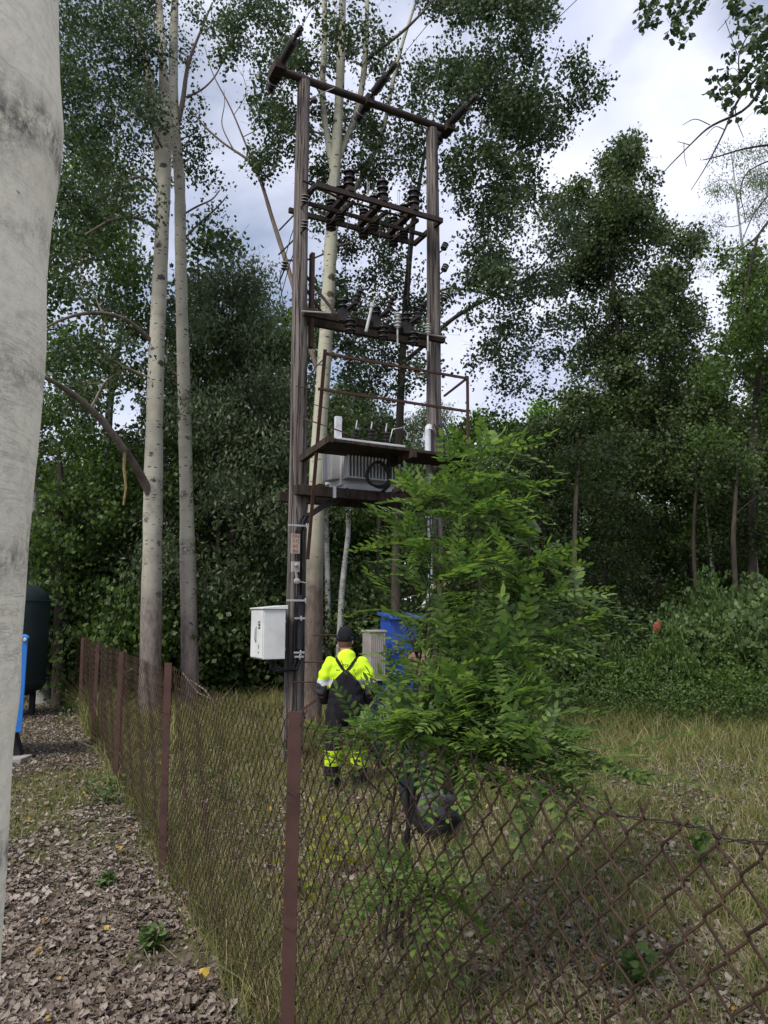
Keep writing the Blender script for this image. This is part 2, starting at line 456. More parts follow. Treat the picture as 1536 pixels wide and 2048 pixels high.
def make_tree(name, label, cat, group, trunks, clumps, leaf, bark, leafmat, seed, limbmat=None,
              size=.055, spray=.13, per=14, dens=1., droop=.6, tpl=LEAF4, limb_r=.022, sub=5, extra=None, flat=.75,
              limb_bend=.12, seg=10, limb_from=99):
    """trunks: list of (points, radii); clumps: list of (centre, radius, number of leaf sprays)"""
    rg = np.random.default_rng(seed)
    base = Vector(trunks[0][0][0])
    root = empty(name, base)
    tag(root, label, cat, group)
    mb = MB(); samp = []
    for ti, (pts, rad) in enumerate(trunks):
        pts = np.array([tuple(p) for p in pts], float); rad = np.array(rad, float)
        # resample smoothly
        tt = np.arange(len(pts)); n = (len(pts) - 1) * 5 + 1; t2 = np.linspace(0, len(pts) - 1, n)
        q = np.stack([np.interp(t2, tt, pts[:, k]) for k in range(3)], 1)
        for _ in range(4): q[1:-1] = (q[:-2] + 2 * q[1:-1] + q[2:]) / 4
        r = np.interp(t2, tt, rad) * (1 + rg.normal(size=n) * .025)
        if ti == 0: r[0] *= 1.25; r[1] *= 1.1
        mb.mi = 1 if ti >= limb_from else 0
        mb.tube([Vector(p) for p in q], list(r), 12 if ti == 0 else seg)
        samp.append(np.c_[q, r])
    samp = np.concatenate(samp)
    mb.mi = 1
    tips = []; twg = []
    cc = np.array([tuple(c) for c, _, _ in clumps]) if clumps else np.zeros((0, 3))
    if len(cc):
        dist = np.min(np.linalg.norm(cc[:, None] - samp[None, ::3, :3], axis=2), axis=1)
        clumps = [clumps[i] for i in np.argsort(dist)]
    for c, rad, cnt in clumps:
        c = np.array(tuple(c), float)
        h = np.linalg.norm(samp[:, :2] - c[:2], axis=1)
        tgt = c[None] - np.c_[np.zeros(len(h)), np.zeros(len(h)), np.minimum(h * .55, 1.6)]
        k = np.argmin(np.linalg.norm(samp[:, :3] - tgt, axis=1))
        p0, r0 = samp[k, :3], samp[k, 3]
        path = limb_path(p0, c, rg, limb_bend, 7, .06)
        lr = min(r0 * .5, limb_r * (1 + np.linalg.norm(c - p0) * .35))
        mb.tube([Vector(p) for p in path], list(np.linspace(lr, lr * .4, 7)), 6, False)
        samp = np.concatenate([samp, np.c_[path[3:], np.linspace(lr * .8, lr * .45, 4) * 1.6]])
        for _ in range(sub):
            e = c + ball(1, rg)[0] * rad * np.array([1, 1, flat])
            s0 = path[rg.integers(3, 7)]
            pp = limb_path(s0, e, rg, .12, 4, .04)
            mb.tube([Vector(p) for p in pp], list(np.linspace(lr * .4, lr * .12, 4)), 4, False)
            tips.append(pp)
        ns = int(cnt * dens)
        b = ball(ns, rg, .42) * rad * np.array([1, 1, flat])
        cen = c + b
        dv = rg.normal(size=(ns, 3)) * np.array([1, 1, .6]) + np.array([0, 0, -.35]); dv /= np.linalg.norm(dv, axis=1, keepdims=True)
        dv *= spray * 3.4 * rg.uniform(.6, 1.3, (ns, 1))
        pos = np.repeat(cen, per, 0) + np.repeat(dv, per, 0) * rg.uniform(-.5, .5, (ns * per, 1)) + rg.normal(size=(ns * per, 3)) * spray * .5
        leaf.append(pos); twg.append(np.concatenate([cen - dv * .7, dv * 1.3], 1))
    mb.build('trunk', [bark, limbmat or M['limb']], root, True)
    if leaf:
        pos = np.concatenate(leaf)
        V = leaves(pos, size, rg, droop, tpl)
        obj('crown', arr_mesh('crown', V, len(tpl)), leafmat, root)
        if sum(map(len, twg)) > 400 and seed not in (27, 28):
          tw = np.concatenate(twg); a = tw[:, :3]; d = tw[:, 3:]
          w_ = np.cross(d, rg.normal(size=d.shape)); w_ *= size * .03 / np.linalg.norm(w_, axis=1, keepdims=True)
          obj('twigs', arr_mesh('twigs', np.stack([a - w_, a + w_, a + d + w_ * .3, a + d - w_ * .3], 1), 4), M['twig'], root)
    if extra: extra(root)
    return root

def cl(px, py, Y, r, n): return (P(px, py, Y), r, n)

# ------------------------------------------------------------------ near aspen at the left edge
def near_aspen():
    root = empty('aspen_tree', (-.62, .98, 0))
    tag(root, 'thick pale aspen trunk filling the left edge, close to the camera', 'tree')
    edge = [(8, 2040), (18, 1780), (36, 1500), (52, 1290), (66, 1100), (86, 900), (101, 700), (104, 560), (112, 450), (131, 330), (136, 270), (130, 180), (126, 80), (122, -60), (118, -300)]
    Yc = 1.0; mb = MB(); vs = []; seg = 64
    pts = []
    for px, py in edge:
        # the silhouette edge is tangent; put the centre one radius away, square to the sight line
        e = P(px, py, Yc); r = .20
        d = Vector((e.x, e.y, 0)).normalized(); left = Vector((-d.y, d.x, 0))
        pts.append((e + left * r, r))
    z0 = pts[0][0]
    pts = [(Vector((z0.x - .02, z0.y, -.1)), .25), (Vector((z0.x - .01, z0.y, .25)), .215)] + pts
    top = pts[-1][0]
    pts += [(Vector((top.x, top.y, top.z + 2)), .17), (Vector((top.x + .1, top.y, top.z + 7)), .09)]
    zs = np.array([p[0].z for p in pts]); o = np.argsort(zs)
    X = np.array([p[0].x for p in pts])[o]; Yy = np.array([p[0].y for p in pts])[o]; Rr = np.array([p[1] for p in pts])[o] * .962; zs = zs[o]
    Z = np.concatenate([np.arange(-.1, 3.2, .012), np.arange(3.2, zs[-1], .25)])
    x = np.interp(Z, zs, X); y = np.interp(Z, zs, Yy); r = np.interp(Z, zs, Rr)
    th = np.linspace(0, 2 * math.pi, seg, endpoint=False)
    rg = np.random.default_rng(3)
    bumps = np.zeros((len(Z), seg))
    for _ in range(9):
        zc, tc_, s = rg.uniform(.3, 2.7), rg.uniform(0, 6.28), rg.uniform(.03, .07)
        dt = (th[None] - tc_ + math.pi) % (2 * math.pi) - math.pi
        bumps += .004 * np.exp(-((Z[:, None] - zc) / s) ** 2 - (dt / .5) ** 2)
    RR = r[:, None] * (1 + .012 * np.sin(3 * th)[None] + .004 * np.sin(Z[:, None] * 21 + 2 * th[None])) + bumps
    V = np.stack([x[:, None] + RR * np.cos(th), y[:, None] + RR * np.sin(th), np.repeat(Z[:, None], seg, 1)], -1).reshape(-1, 3)
    i = np.arange(len(Z) * seg).reshape(len(Z), seg); j = np.roll(i, -1, 1)
    F = np.stack([i[:-1], j[:-1], j[1:], i[1:]], -1).reshape(-1, 4)
    obj('trunk', arr_mesh('trunk', V, 4, F, True), M['aspen_near'], root)
    # its crown, far above the frame
    rg = np.random.default_rng(5); c = np.array([top.x, top.y - .6, 8.2])
    cen = c + np.array([-1.2, 1.2, 2.]) + ball(130, rg) * np.array([1.7, 1.4, 1.2])
    pos = np.repeat(cen, 12, 0) + rg.normal(size=(130 * 12, 3)) * .13
    obj('crown', arr_mesh('crown', leaves(pos, .06, rg), 4), M['lf_poplar'], root)
near_aspen()

# ------------------------------------------------------------------ aspens of the left group
def trunk_px(lst, base_to=None):
    """lst: (px, py, Y, width in px)"""
    pts = []; rad = []
    for px, py, Y, wd in lst:
        p = P(px, py, Y); depth = Y * math.cos(PITCH) + (p.z - CAMZ) * math.sin(PITCH)
        pts.append(p); rad.append(wd / 2 / FPX * depth)
    if base_to is not None:
        pts.insert(0, Vector((pts[0].x, pts[0].y, base_to))); rad.insert(0, rad[0] * 1.1)
    return pts, rad
Ya, Yb = 13.2, 13.9
A = trunk_px([(300, 1385, Ya, 46), (303, 1200, Ya, 41), (306, 1000, Ya, 37), (311, 750, Ya, 32), (318, 600, Ya, 30), (323, 488, Ya, 28), (328, 366, Ya, 27), (332, 268, Ya, 25), (326, 122, Ya, 17), (317, 0, Ya, 14), (305, -250, Ya, 8)], -.1)
A2 = trunk_px([(321, 360, Ya, 18), (312, 260, Ya + .1, 17), (300, 160, Ya + .2, 16), (283, 73, Ya + .2, 13), (266, 0, Ya + .2, 11), (235, -140, Ya + .2, 5)])
# long lichen-covered limb to the left, and the arched one above it
A3 = trunk_px([(309, 1015, Ya, 17), (288, 960, Ya - .2, 17), (250, 900, Ya - .7, 15), (200, 835, Ya - 1.1, 14), (150, 790, Ya - 1.5, 12), (95, 755, Ya - 2, 9), (20, 730, Ya - 2.5, 5)])
A4 = trunk_px([(310, 690, Ya, 10), (285, 665, Ya - .2, 10), (255, 640, Ya - .5, 9), (215, 626, Ya - .8, 8), (165, 626, Ya - 1.1, 7), (120, 640, Ya - 1.4, 6), (92, 655, Ya - 1.6, 4)])
A5 = trunk_px([(326, 470, Ya, 9), (300, 445, Ya - .2, 8), (265, 432, Ya - .4, 7), (220, 440, Ya - .7, 6), (170, 470, Ya - 1, 4)])
A6 = trunk_px([(322, 385, Ya, 7), (300, 358, Ya - .2, 6), (272, 352, Ya - .4, 6), (235, 375, Ya - .6, 4)])
def lichen(root):
    mb = MB(); p, r = trunk_px([(250, 905, Ya - .7, 7), (248, 935, Ya - .7, 6), (252, 975, Ya - .7, 5), (247, 1010, Ya - .7, 4)])
    mb.tube(p, r, 6); mb.build('broken_branch', M['yellow_tube'], root, True)
cA = []
rg = np.random.default_rng(11)
for (x0, x1, y0, y1, n, r0, r1, cnt) in [(120, 300, -60, 180, 16, .45, .8, 36), (130, 300, 180, 420, 14, .45, .75, 34),
                                          (120, 260, 420, 640, 7, .35, .6, 20), (110, 290, 640, 850, 7, .3, .5, 15)]:
    for _ in range(n):
        cA.append(cl(rg.uniform(x0, x1), rg.uniform(y0, y1), Ya + rg.uniform(-1.6, 1.6), rg.uniform(r0, r1), cnt))
for x, y, r, n in [(238, 120, .7, 60), (160, 60, .7, 50), (200, 350, .6, 40), (110, 250, .8, 50), (60, 100, .9, 60), (40, 400, .9, 60), (260, 20, .6, 40)]:
    cA.append(cl(x, y, Ya, r, n))
make_tree('aspen_tree', 'forked pale aspen behind the fence, with a long limb leaning out to the left', 'tree', None,
          [A, A2, A3, A4, A5, A6], cA, [], M['aspen'], M['lf_poplar'], 21, size=.07, spray=.14, extra=lichen, limb_r=.018, limb_from=2)
B = trunk_px([(381, 1380, Yb, 36), (377, 1200, Yb, 33), (374, 1050, Yb, 29), (370, 850, Yb, 27), (363, 600, Yb, 24), (361, 488, Yb, 23), (360, 366, Yb, 22), (352, 280, Yb, 20), (346, 200, Yb, 19), (347, 80, Yb, 17), (350, 0, Yb, 15), (352, -220, Yb, 8)], -.1)
B2 = trunk_px([(353, 255, Yb, 12), (366, 205, Yb, 10), (374, 130, Yb, 7), (398, 70, Yb, 5), (425, 5, Yb, 3)])
B3 = trunk_px([(362, 215, Yb, 6), (400, 245, Yb + .2, 8), (440, 285, Yb + .4, 8), (490, 315, Yb + .5, 9), (515, 350, Yb + .6, 8), (530, 400, Yb + .6, 5)])
B4 = trunk_px([(366, 480, Yb, 5), (400, 445, Yb, 4), (440, 410, Yb, 3), (455, 390, Yb, 2)])
B5 = trunk_px([(365, 430, Yb, 4), (395, 412, Yb, 4), (425, 400, Yb, 3), (440, 380, Yb, 2)])
B6 = trunk_px([(372, 195, Yb, 5), (405, 180, Yb, 4), (435, 150, Yb, 3), (470, 60, Yb, 2)])
cB = [cl(x, y, Yb + d, r, n) for x, y, d, r, n in [(385, 15, 0, .4, 14), (372, 110, .3, .35, 12), (415, 60, 0, .35, 9), (395, 260, 0, .4, 18), (385, 330, .3, .45, 20), (415, 360, 0, .35, 11),
      (395, 300, .4, .4, 14), (430, 430, 0, .3, 8), (340, 600, .4, .4, 14), (345, 330, .8, .5, 24), (400, 200, .2, .3, 7), (330, 80, .9, .6, 26), (340, 740, .5, .4, 12), (455, 500, .4, .3, 7), (300, 250, 1., .7, 26)]]
make_tree('aspen_tree', 'pale aspen trunk right of the forked one, behind the fence, bare branches to its right', 'tree', None,
          [B, B2, B4, B5, B6], cB, [], M['aspen'], M['lf_poplar'], 22, size=.07, spray=.13, limb_r=.014, limb_from=1)

# ------------------------------------------------------------------ middle aspen behind the poles
Yc = 11.6
C = trunk_px([(622, 1400, Yc, 44), (627, 1200, Yc, 38), (631, 1050, Yc, 34), (636, 900, Yc, 31), (648, 740, Yc, 28), (658, 560, Yc, 26), (663, 470, Yc, 25), (668, 370, Yc, 23), (676, 250, Yc, 19), (682, 120, Yc, 17), (685, 0, Yc, 14), (690, -260, Yc, 7)], -.1)
C2 = trunk_px([(668, 350, Yc, 15), (660, 305, Yc, 13), (650, 250, Yc, 13), (643, 180, Yc, 13), (648, 110, Yc, 12), (650, 40, Yc, 11), (648, -60, Yc, 8), (640, -250, Yc, 4)])
C3 = trunk_px([(672, 330, Yc, 12), (692, 280, Yc + .2, 12), (715, 225, Yc + .3, 12), (728, 150, Yc + .4, 12), (734, 60, Yc + .4, 10), (735, -60, Yc + .4, 7), (740, -250, Yc + .4, 4)])
C4 = trunk_px([(672, 440, Yc, 12), (700, 390, Yc + .5, 11), (735, 340, Yc + .9, 10), (768, 260, Yc + 1, 9), (780, 190, Yc + 1, 8), (800, 100, Yc + 1, 7), (830, 10, Yc + 1, 5)])
C5 = trunk_px([(822, 480, Yc + 1, 12), (812, 600, Yc + 1, 14), (803, 760, Yc + 1, 15), (795, 900, Yc + 1, 16), (790, 1200, Yc + 1, 18)][::-1])
C6 = trunk_px([(732, 120, Yc + .4, 8), (765, 95, Yc + .2, 7), (810, 60, Yc, 6), (850, 20, Yc - .2, 4), (900, -40, Yc - .3, 2)])
C7 = trunk_px([(645, 770, Yc, 11), (615, 680, Yc + .3, 10), (578, 540, Yc + .8, 9.5), (545, 440, Yc + 1, 8.5), (522, 360, Yc + 1.1, 7), (500, 320, Yc + 1.2, 6), (450, 290, Yc + 1.3, 4.5), (405, 250, Yc + 1.3, 4), (378, 215, Yc + 1.3, 2)])
C8 = trunk_px([(515, 345, Yc + 1.1, 5), (492, 290, Yc + 1.1, 4), (462, 215, Yc + 1.1, 3), (425, 150, Yc + 1.1, 2.2), (408, 90, Yc + 1.1, 1.2)])
C9 = trunk_px([(470, 305, Yc + 1.2, 3), (440, 250, Yc + 1.2, 2.2), (450, 210, Yc + 1.2, 1.5), (448, 180, Yc + 1.2, .8)])
cC = []
rg = np.random.default_rng(13)
def region(lst, x0, x1, y0, y1, n, Y, dy, r0, r1, cnt, rg=rg):
    for _ in range(n):
        lst.append(cl(rg.uniform(x0, x1), rg.uniform(y0, y1), Y + rg.uniform(-dy, dy), rg.uniform(r0, r1), cnt))
region(cC, 440, 600, -40, 120, 17, Yc, 1.2, .25, .45, 14)
region(cC, 480, 600, 120, 380, 15, Yc, 1.2, .22, .38, 11)
region(cC, 600, 860, -60, 200, 18, Yc + .4, 1.6, .25, .5, 13)
region(cC, 610, 860, 200, 480, 24, Yc + 1.2, 1.2, .25, .5, 17)
region(cC, 640, 860, 480, 760, 20, Yc + 1.5, 1.2, .25, .45, 15)
region(cC, 860, 1080, -60, 140, 20, Yc, 1.5, .3, .5, 24)
region(cC, 880, 1110, 130, 300, 18, Yc, 1.3, .3, .48, 24)
region(cC, 890, 1040, 300, 460, 14, Yc, 1.2, .28, .42, 17)
region(cC, 890, 1020, 460, 600, 8, Yc, 1.2, .25, .38, 12)
region(cC, 930, 1050, 600, 720, 5, Yc, 1., .2, .32, 9)
for x, y, r, n in [(1150, 125, .22, 14), (1165, 150, .18, 12), (1205, 175, .16, 9), (1180, 200, .18, 9), (1140, 210, .25, 16), (1090, 250, .3, 20), (1085, 30, .25, 14), (1060, 300, .28, 16), (1055, 350, .25, 14)]:
    cC.append(cl(x, y, Yc - .3, r, n))
make_tree('aspen_tree', 'tall pale aspen whose trunk rises between the two wooden poles', 'tree', None,
          [C, C2, C3, C4, C6, C7, C8, C9], cC, [], M['aspen_c'], M['lf_poplar'], 23, size=.066, spray=.12, limb_r=.016, dens=1.5, limb_from=4)
# darker tree right behind it
D = trunk_px([(790, 1330, 13.5, 20), (792, 1100, 13.5, 17), (797, 900, 13.5, 16), (805, 700, 13.5, 15), (815, 560, 13.5, 12), (826, 440, 13.5, 10), (850, 300, 13.5, 7)], -.1)
D2 = trunk_px([(800, 730, 13.5, 9), (850, 690, 13.2, 9), (900, 640, 13., 9), (950, 610, 12.8, 8), (1000, 585, 12.6, 6), (1060, 560, 12.4, 4), (1110, 500, 12.4, 3)])
D3 = trunk_px([(808, 660, 13.5, 6), (880, 570, 13., 5), (960, 585, 12.8, 3.5), (1010, 600, 12.6, 2.5)])
cD = []
region(cD, 660, 860, 560, 880, 18, 14, 1.2, .35, .6, 18)
region(cD, 950, 1130, 640, 740, 9, 13.4, 1., .28, .45, 15)
region(cD, 960, 1150, 380, 640, 20, 13.4, 1.2, .3, .5, 18)
region(cD, 1020, 1110, 720, 790, 4, 13.4, .8, .2, .35, 12)
make_tree('poplar_tree', 'dark slender poplar behind the right wooden pole with a limb arching right', 'tree', None,
          [D, D2, D3], cD, [], M['dark'], M['lf_poplar'], 24, M['twig'], size=.066, spray=.14, limb_r=.014, dens=1.15)

# ------------------------------------------------------------------ big tree on the right
Yr = 20
E = trunk_px([(1312, 1200, Yr, 17), (1312, 1060, Yr, 16), (1318, 990, Yr, 15), (1300, 900, Yr, 12), (1255, 780, Yr, 11), (1232, 640, Yr, 9), (1222, 520, Yr, 8), (1235, 400, Yr, 5), (1255, 320, Yr, 3)], -.1)
E2 = trunk_px([(1318, 990, Yr, 10), (1330, 930, Yr, 10), (1332, 850, Yr, 9), (1345, 740, Yr, 7), (1360, 620, Yr, 5), (1380, 520, Yr, 3)])
E3 = trunk_px([(1322, 985, Yr, 5), (1340, 965, Yr, 5), (1375, 955, Yr, 4), (1430, 930, Yr, 3)])
cE = []
rg2 = np.random.default_rng(31)
# outline of the crown: (y, x left, x right)
prof = [(300, 1235, 1272), (340, 1195, 1290), (390, 1120, 1305), (440, 1105, 1330), (480, 1110, 1395), (540, 1095, 1400), (600, 1120, 1410), (660, 1140, 1430), (730, 1145, 1450), (800, 1130, 1460), (870, 1080, 1470), (940, 1060, 1480)]
for y, a, b in prof:
    k = max(2, int((b - a) / 30))
    for _ in range(k):
        cE.append(cl(rg2.uniform(a + 18, b - 18), y + rg2.uniform(-15, 30), Yr + rg2.uniform(-2, 2), rg2.uniform(.45, .8) if y > 360 else .38, 30))
for x, y, r, n in [(1265, 300, .25, 16), (1250, 330, .3, 20), (1300, 355, .2, 9), (1288, 400, .3, 16), (1395, 470, .25, 14), (1385, 500, .3, 16), (1115, 400, .3, 16), (1215, 320, .22, 12), (1090, 430, .25, 12)]:
    cE.append(cl(x, y, Yr, r, n))
make_tree('broadleaf_tree', 'large dark broadleaf tree with a pointed top against the sky on the right', 'tree', None,
          [E, E2, E3], cE, [], M['dark'], M['lf_dark'], 25, M['twig'], size=.1, spray=.2, per=14, limb_r=.022, dens=1.7)

# lighter crown at the right edge
Yg = 17
G = trunk_px([(1505, 1190, Yg, 20), (1500, 1000, Yg, 17), (1512, 800, Yg, 14), (1530, 600, Yg, 9), (1560, 450, Yg, 5)], -.1)
cG = []
region(cG, 1420, 1560, 560, 760, 18, Yg, 1.6, .35, .6, 20)
region(cG, 1440, 1570, 500, 580, 5, Yg, 1., .3, .45, 15)
region(cG, 1400, 1560, 760, 960, 12, Yg, 1.5, .35, .6, 20)
make_tree('broadleaf_tree', 'bright green broadleaf tree at the right edge below the bare twigs', 'tree', None,
          [G], cG, [], M['dark'], M['lf_mid'], 26, M['twig'], size=.085, spray=.18, limb_r=.018, dens=1.5)

# weeping birch far right
Yh = 27
H = trunk_px([(1500, 1150, Yh, 9), (1498, 800, Yh, 8), (1495, 600, Yh, 6), (1480, 450, Yh, 4), (1462, 300, Yh, 2)], -.1)
cH = []
region(cH, 1425, 1540, 300, 560, 30, Yh, 2., .35, .7, 13)
region(cH, 1400, 1480, 420, 540, 6, Yh, 1., .35, .5, 8)
region(cH, 1500, 1560, 250, 400, 8, Yh, 1., .4, .6, 15)
make_tree('birch_tree', 'thin grey green weeping birch top showing pale against the sky, far right', 'tree', None,
          [H], cH, [], M['birch'], M['lf_willow'], 27, M['limb'], size=.075, spray=.2, per=12, droop=1.3, tpl=NARROW * 1.5, limb_r=.012)

# ------------------------------------------------------------------ tree overhanging from the right, trunk outside the frame
def overhang():
    Yo = 6.5
    base = Vector((6.3, 7.2, -.1))
    tr = ([base, Vector((6.2, 7.1, 2)), Vector((6.1, 7.1, 5)), Vector((5.9, 7.0, 8)), Vector((5.6, 6.9, 10.5))], [.17, .15, .13, .09, .04])
    root_pts = [
        [(1700, -60, 6.8, 10), (1560, 110, 6.5, 8), (1500, 220, 6.4, 6), (1420, 250, 6.3, 4.5), (1380, 290, 6.2, 3), (1330, 340, 6.2, 2), (1305, 375, 6.2, 1.2)],
        [(1560, 110, 6.5, 6), (1490, 180, 6.4, 5), (1470, 210, 6.3, 4.5), (1450, 260, 6.3, 3.5), (1425, 310, 6.2, 3), (1405, 345, 6.2, 2), (1382, 380, 6.2, 1.2)],
        [(1620, 280, 6.8, 6), (1560, 287, 6.6, 5), (1490, 296, 6.5, 3.5), (1430, 315, 6.5, 2.5), (1405, 320, 6.5, 1.5)],
        [(1640, 300, 6.8, 6), (1536, 320, 6.5, 3.5), (1490, 345, 6.5, 2.5), (1478, 385, 6.5, 2), (1490, 430, 6.5, 1.5)],
        [(1700, 300, 6.8, 9), (1536, 440, 6.5, 6), (1515, 475, 6.4, 5), (1480, 500, 6.4, 4), (1455, 520, 6.3, 2.5), (1430, 545, 6.3, 1.5)],
        [(1515, 475, 6.4, 5), (1503, 520, 6.4, 4.5), (1495, 570, 6.4, 3.5), (1482, 610, 6.4, 2.5), (1500, 640, 6.4, 1.5)],
        [(1600, 330, 6.6, 6), (1536, 390, 6.5, 3.5), (1505, 430, 6.4, 2.5), (1485, 480, 6.4, 1.5)],
        [(1470, 210, 6.3, 2.5), (1472, 240, 6.3, 1.8), (1487, 275, 6.3, 1.2)],
        [(1420, 250, 6.3, 2), (1390, 235, 6.3, 1.6), (1365, 250, 6.3, 1.)],
        [(1380, 290, 6.2, 1.8), (1355, 283, 6.2, 1.)],
        [(1368, 285, 6.2, 1.5), (1368, 310, 6.2, 1.2), (1373, 333, 6.2, .8)],
        [(1450, 260, 6.3, 2), (1430, 250, 6.3, 1.5), (1412, 272, 6.3, 1.)],
        [(1480, 160, 6.4, 3), (1475, 110, 6.4, 2.5), (1500, 60, 6.4, 3), (1560, 10, 6.5, 5), (1640, -100, 6.6, 8)],
        [(1475, 110, 6.4, 2), (1450, 40, 6.4, 1.2)],
        [(1700, -160, 6.8, 9), (1480, -70, 6.5, 5), (1380, -20, 6.4, 3), (1300, 30, 6.4, 1.5), (1268, 60, 6.4, 1)],
        [(1480, 0, 6.4, 2), (1455, 40, 6.4, 1.5), (1435, 62, 6.4, 1)],
    ]
    trunks = [tr] + [trunk_px(b) for b in root_pts]
    clumps = []
    rg = np.random.default_rng(51)
    spots = [(1290, 10, .10, 5), (1300, 40, .08, 4), (1320, 20, .12, 6), (1345, 10, .12, 7), (1345, 50, .09, 4), (1360, 75, .08, 4), (1370, 30, .1, 5), (1395, 0, .09, 5), (1285, 55, .05, 2),
             (1470, 15, .1, 6), (1485, 50, .08, 4), (1445, 150, .08, 4), (1440, 185, .07, 4), (1447, 220, .06, 3), (1462, 235, .05, 2), (1480, 160, .1, 7), (1470, 180, .08, 4), (1460, 115, .06, 3),
             (1515, 30, .14, 9), (1530, 70, .14, 10), (1505, 100, .1, 6), (1530, 130, .14, 9), (1520, 170, .1, 7), (1530, 210, .08, 5), (1550, 60, .2, 12), (1500, 140, .08, 4)]
    for x, y, r, n in spots: clumps.append(cl(x, y, 6.4 + rg.uniform(-.2, .2), r, int(n * .9)))
    for _ in range(9): clumps.append((Vector((rg.uniform(5.6, 8.4), rg.uniform(5.6, 8.6), rg.uniform(7.5, 10.5))), .6, 26))
    make_tree('aspen_tree', 'aspen outside the right edge reaching in with dark leaf clusters and bare twigs', 'tree', None,
              trunks, clumps, [], M['twig'], M['lf_poplar'], 28, M['twig'], size=.06, spray=.05, per=8, tpl=LEAF6, limb_r=.003, sub=3, seg=6)
overhang()

# ------------------------------------------------------------------ wood behind: individual trees from a few prototypes
def proto_tree(name, seed, height, lower, crown_r, leafmat, bark, leafsize, n_cl, per_cl, shape='oval', tpl=LEAF4, droop=.5, spray=.22, stems=1):
    rg = np.random.default_rng(seed)
    trunks = []
    for s_ in range(stems):
        off = np.zeros(2) if s_ == 0 else rg.normal(size=2) * .35
        top = np.array([off[0] * 2 + rg.normal() * .4, off[1] * 2 + rg.normal() * .4])
        pts = []; rad = []
        for i in range(6):
            t = i / 5
            pts.append(Vector((off[0] + (top[0] - off[0]) * t + rg.normal() * .07 * (i > 0), off[1] + (top[1] - off[1]) * t + rg.normal() * .07 * (i > 0), -.1 + (height * .93 + .1) * t)))
            rad.append((.012 * height + .02) * (1 - .88 * t) / (1 + .3 * (stems - 1)))
        trunks.append((pts, rad))
    clumps = []
    for _ in range(n_cl):
        t = rg.uniform(0, 1)
        z = lower + (height - lower) * t
        if shape == 'oval': rr = crown_r * math.sin(math.pi * min(.97, .18 + .8 * t)) ** .7
        else: rr = crown_r * (1 - t) ** .7 + .25
        a = rg.uniform(0, 6.283); q = rr * rg.uniform(.15, 1) ** .5
        clumps.append((Vector((q * math.cos(a), q * math.sin(a), z)), crown_r * rg.uniform(.22, .38), per_cl))
    return make_tree(name, 'x', 'tree', None, trunks, clumps, [], bark, leafmat, seed + 1, M['twig'], size=leafsize, spray=spray, per=12,
                     limb_r=.014, sub=3, tpl=tpl, droop=droop, seg=7)
def copy_tree(o):
    c = o.copy(); sc.collection.objects.link(c)
    for ch in list(o.children):
        d = ch.copy(); sc.collection.objects.link(d); d.parent = c
    return c
P1 = proto_tree('alder_tree', 101, 10, 1.0, 2.1, M['lf_dark'], M['dark'], .12, 46, 26)
P2 = proto_tree('birch_tree', 102, 12, 2.2, 1.8, M['lf_mid'], M['birch'], .10, 44, 26, droop=1.)
P3 = proto_tree('maple_tree', 103, 8.5, .5, 2.2, M['lf_mid'], M['dark'], .13, 46, 26, stems=2)
P4 = proto_tree('willow_tree', 104, 9.5, .8, 2.2, M['lf_willow'], M['dark'], .085, 60, 40, tpl=NARROW * np.array([1.5, 1.3, 1]), droop=1.1)
P5 = proto_tree('linden_tree', 105, 8.5, .6, 2.0, M['lf_light'], M['dark'], .12, 44, 26)
used = set()
ORD = ['leftmost', 'second from the left', 'third from the left', 'fourth from the left', 'fifth from the left', 'sixth from the left', 'seventh from the left',
       'seventh from the right', 'sixth from the right', 'fifth from the right', 'fourth from the right', 'third from the right', 'second from the right', 'rightmost']
def ordinal(lst, i):
    o = sorted(range(len(lst)), key=lambda k: lst[k][0]); r = o.index(i); n = len(lst)
    return ORD[r] if r < (n + 1) // 2 else ORD[13 - (n - 1 - r)]
def put(proto, x, y, s, rot, label, group=None, sz=None):
    r = proto if id(proto) not in used else copy_tree(proto)
    used.add(id(proto))
    r.location = (x, y, float(gz(x, y)) - .05); r.scale = (s, s, sz or s); r.rotation_euler = (0, 0, rot)
    tag(r, label, 'tree', group)
    return r
def xat(px, Y): return (px - 768) / FPX * Y * .99
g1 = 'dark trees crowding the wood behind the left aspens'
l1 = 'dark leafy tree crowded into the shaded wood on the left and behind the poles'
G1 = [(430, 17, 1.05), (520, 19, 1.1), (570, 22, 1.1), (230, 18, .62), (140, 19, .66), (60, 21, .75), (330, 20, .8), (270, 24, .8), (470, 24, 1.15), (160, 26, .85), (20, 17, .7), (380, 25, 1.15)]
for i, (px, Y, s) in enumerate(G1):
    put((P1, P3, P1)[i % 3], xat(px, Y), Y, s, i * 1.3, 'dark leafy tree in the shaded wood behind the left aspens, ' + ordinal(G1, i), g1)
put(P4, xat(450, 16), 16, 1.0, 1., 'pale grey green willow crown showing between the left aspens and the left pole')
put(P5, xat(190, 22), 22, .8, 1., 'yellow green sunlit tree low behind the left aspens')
g2 = 'trees of the low wood behind the transformer'
l2 = 'green tree in the low wood behind the platform and the right pole'
G2 = [(640, 22, .95), (720, 25, .95), (800, 21, .8), (860, 26, .95), (560, 27, 1.2), (690, 30, 1.1), (930, 28, .95)]
for i, (px, Y, s) in enumerate(G2):
    put((P3, P1, P3, P4)[i % 4], xat(px, Y), Y, s, 2 + i * 1.7, 'green tree in the low wood behind the platform, ' + ordinal(G2, i), g2)
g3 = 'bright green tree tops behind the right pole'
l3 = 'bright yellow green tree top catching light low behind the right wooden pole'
G3 = [(950, 24, .95), (1030, 26, 1.0), (1110, 27, 1.1), (1190, 26, 1.0)]
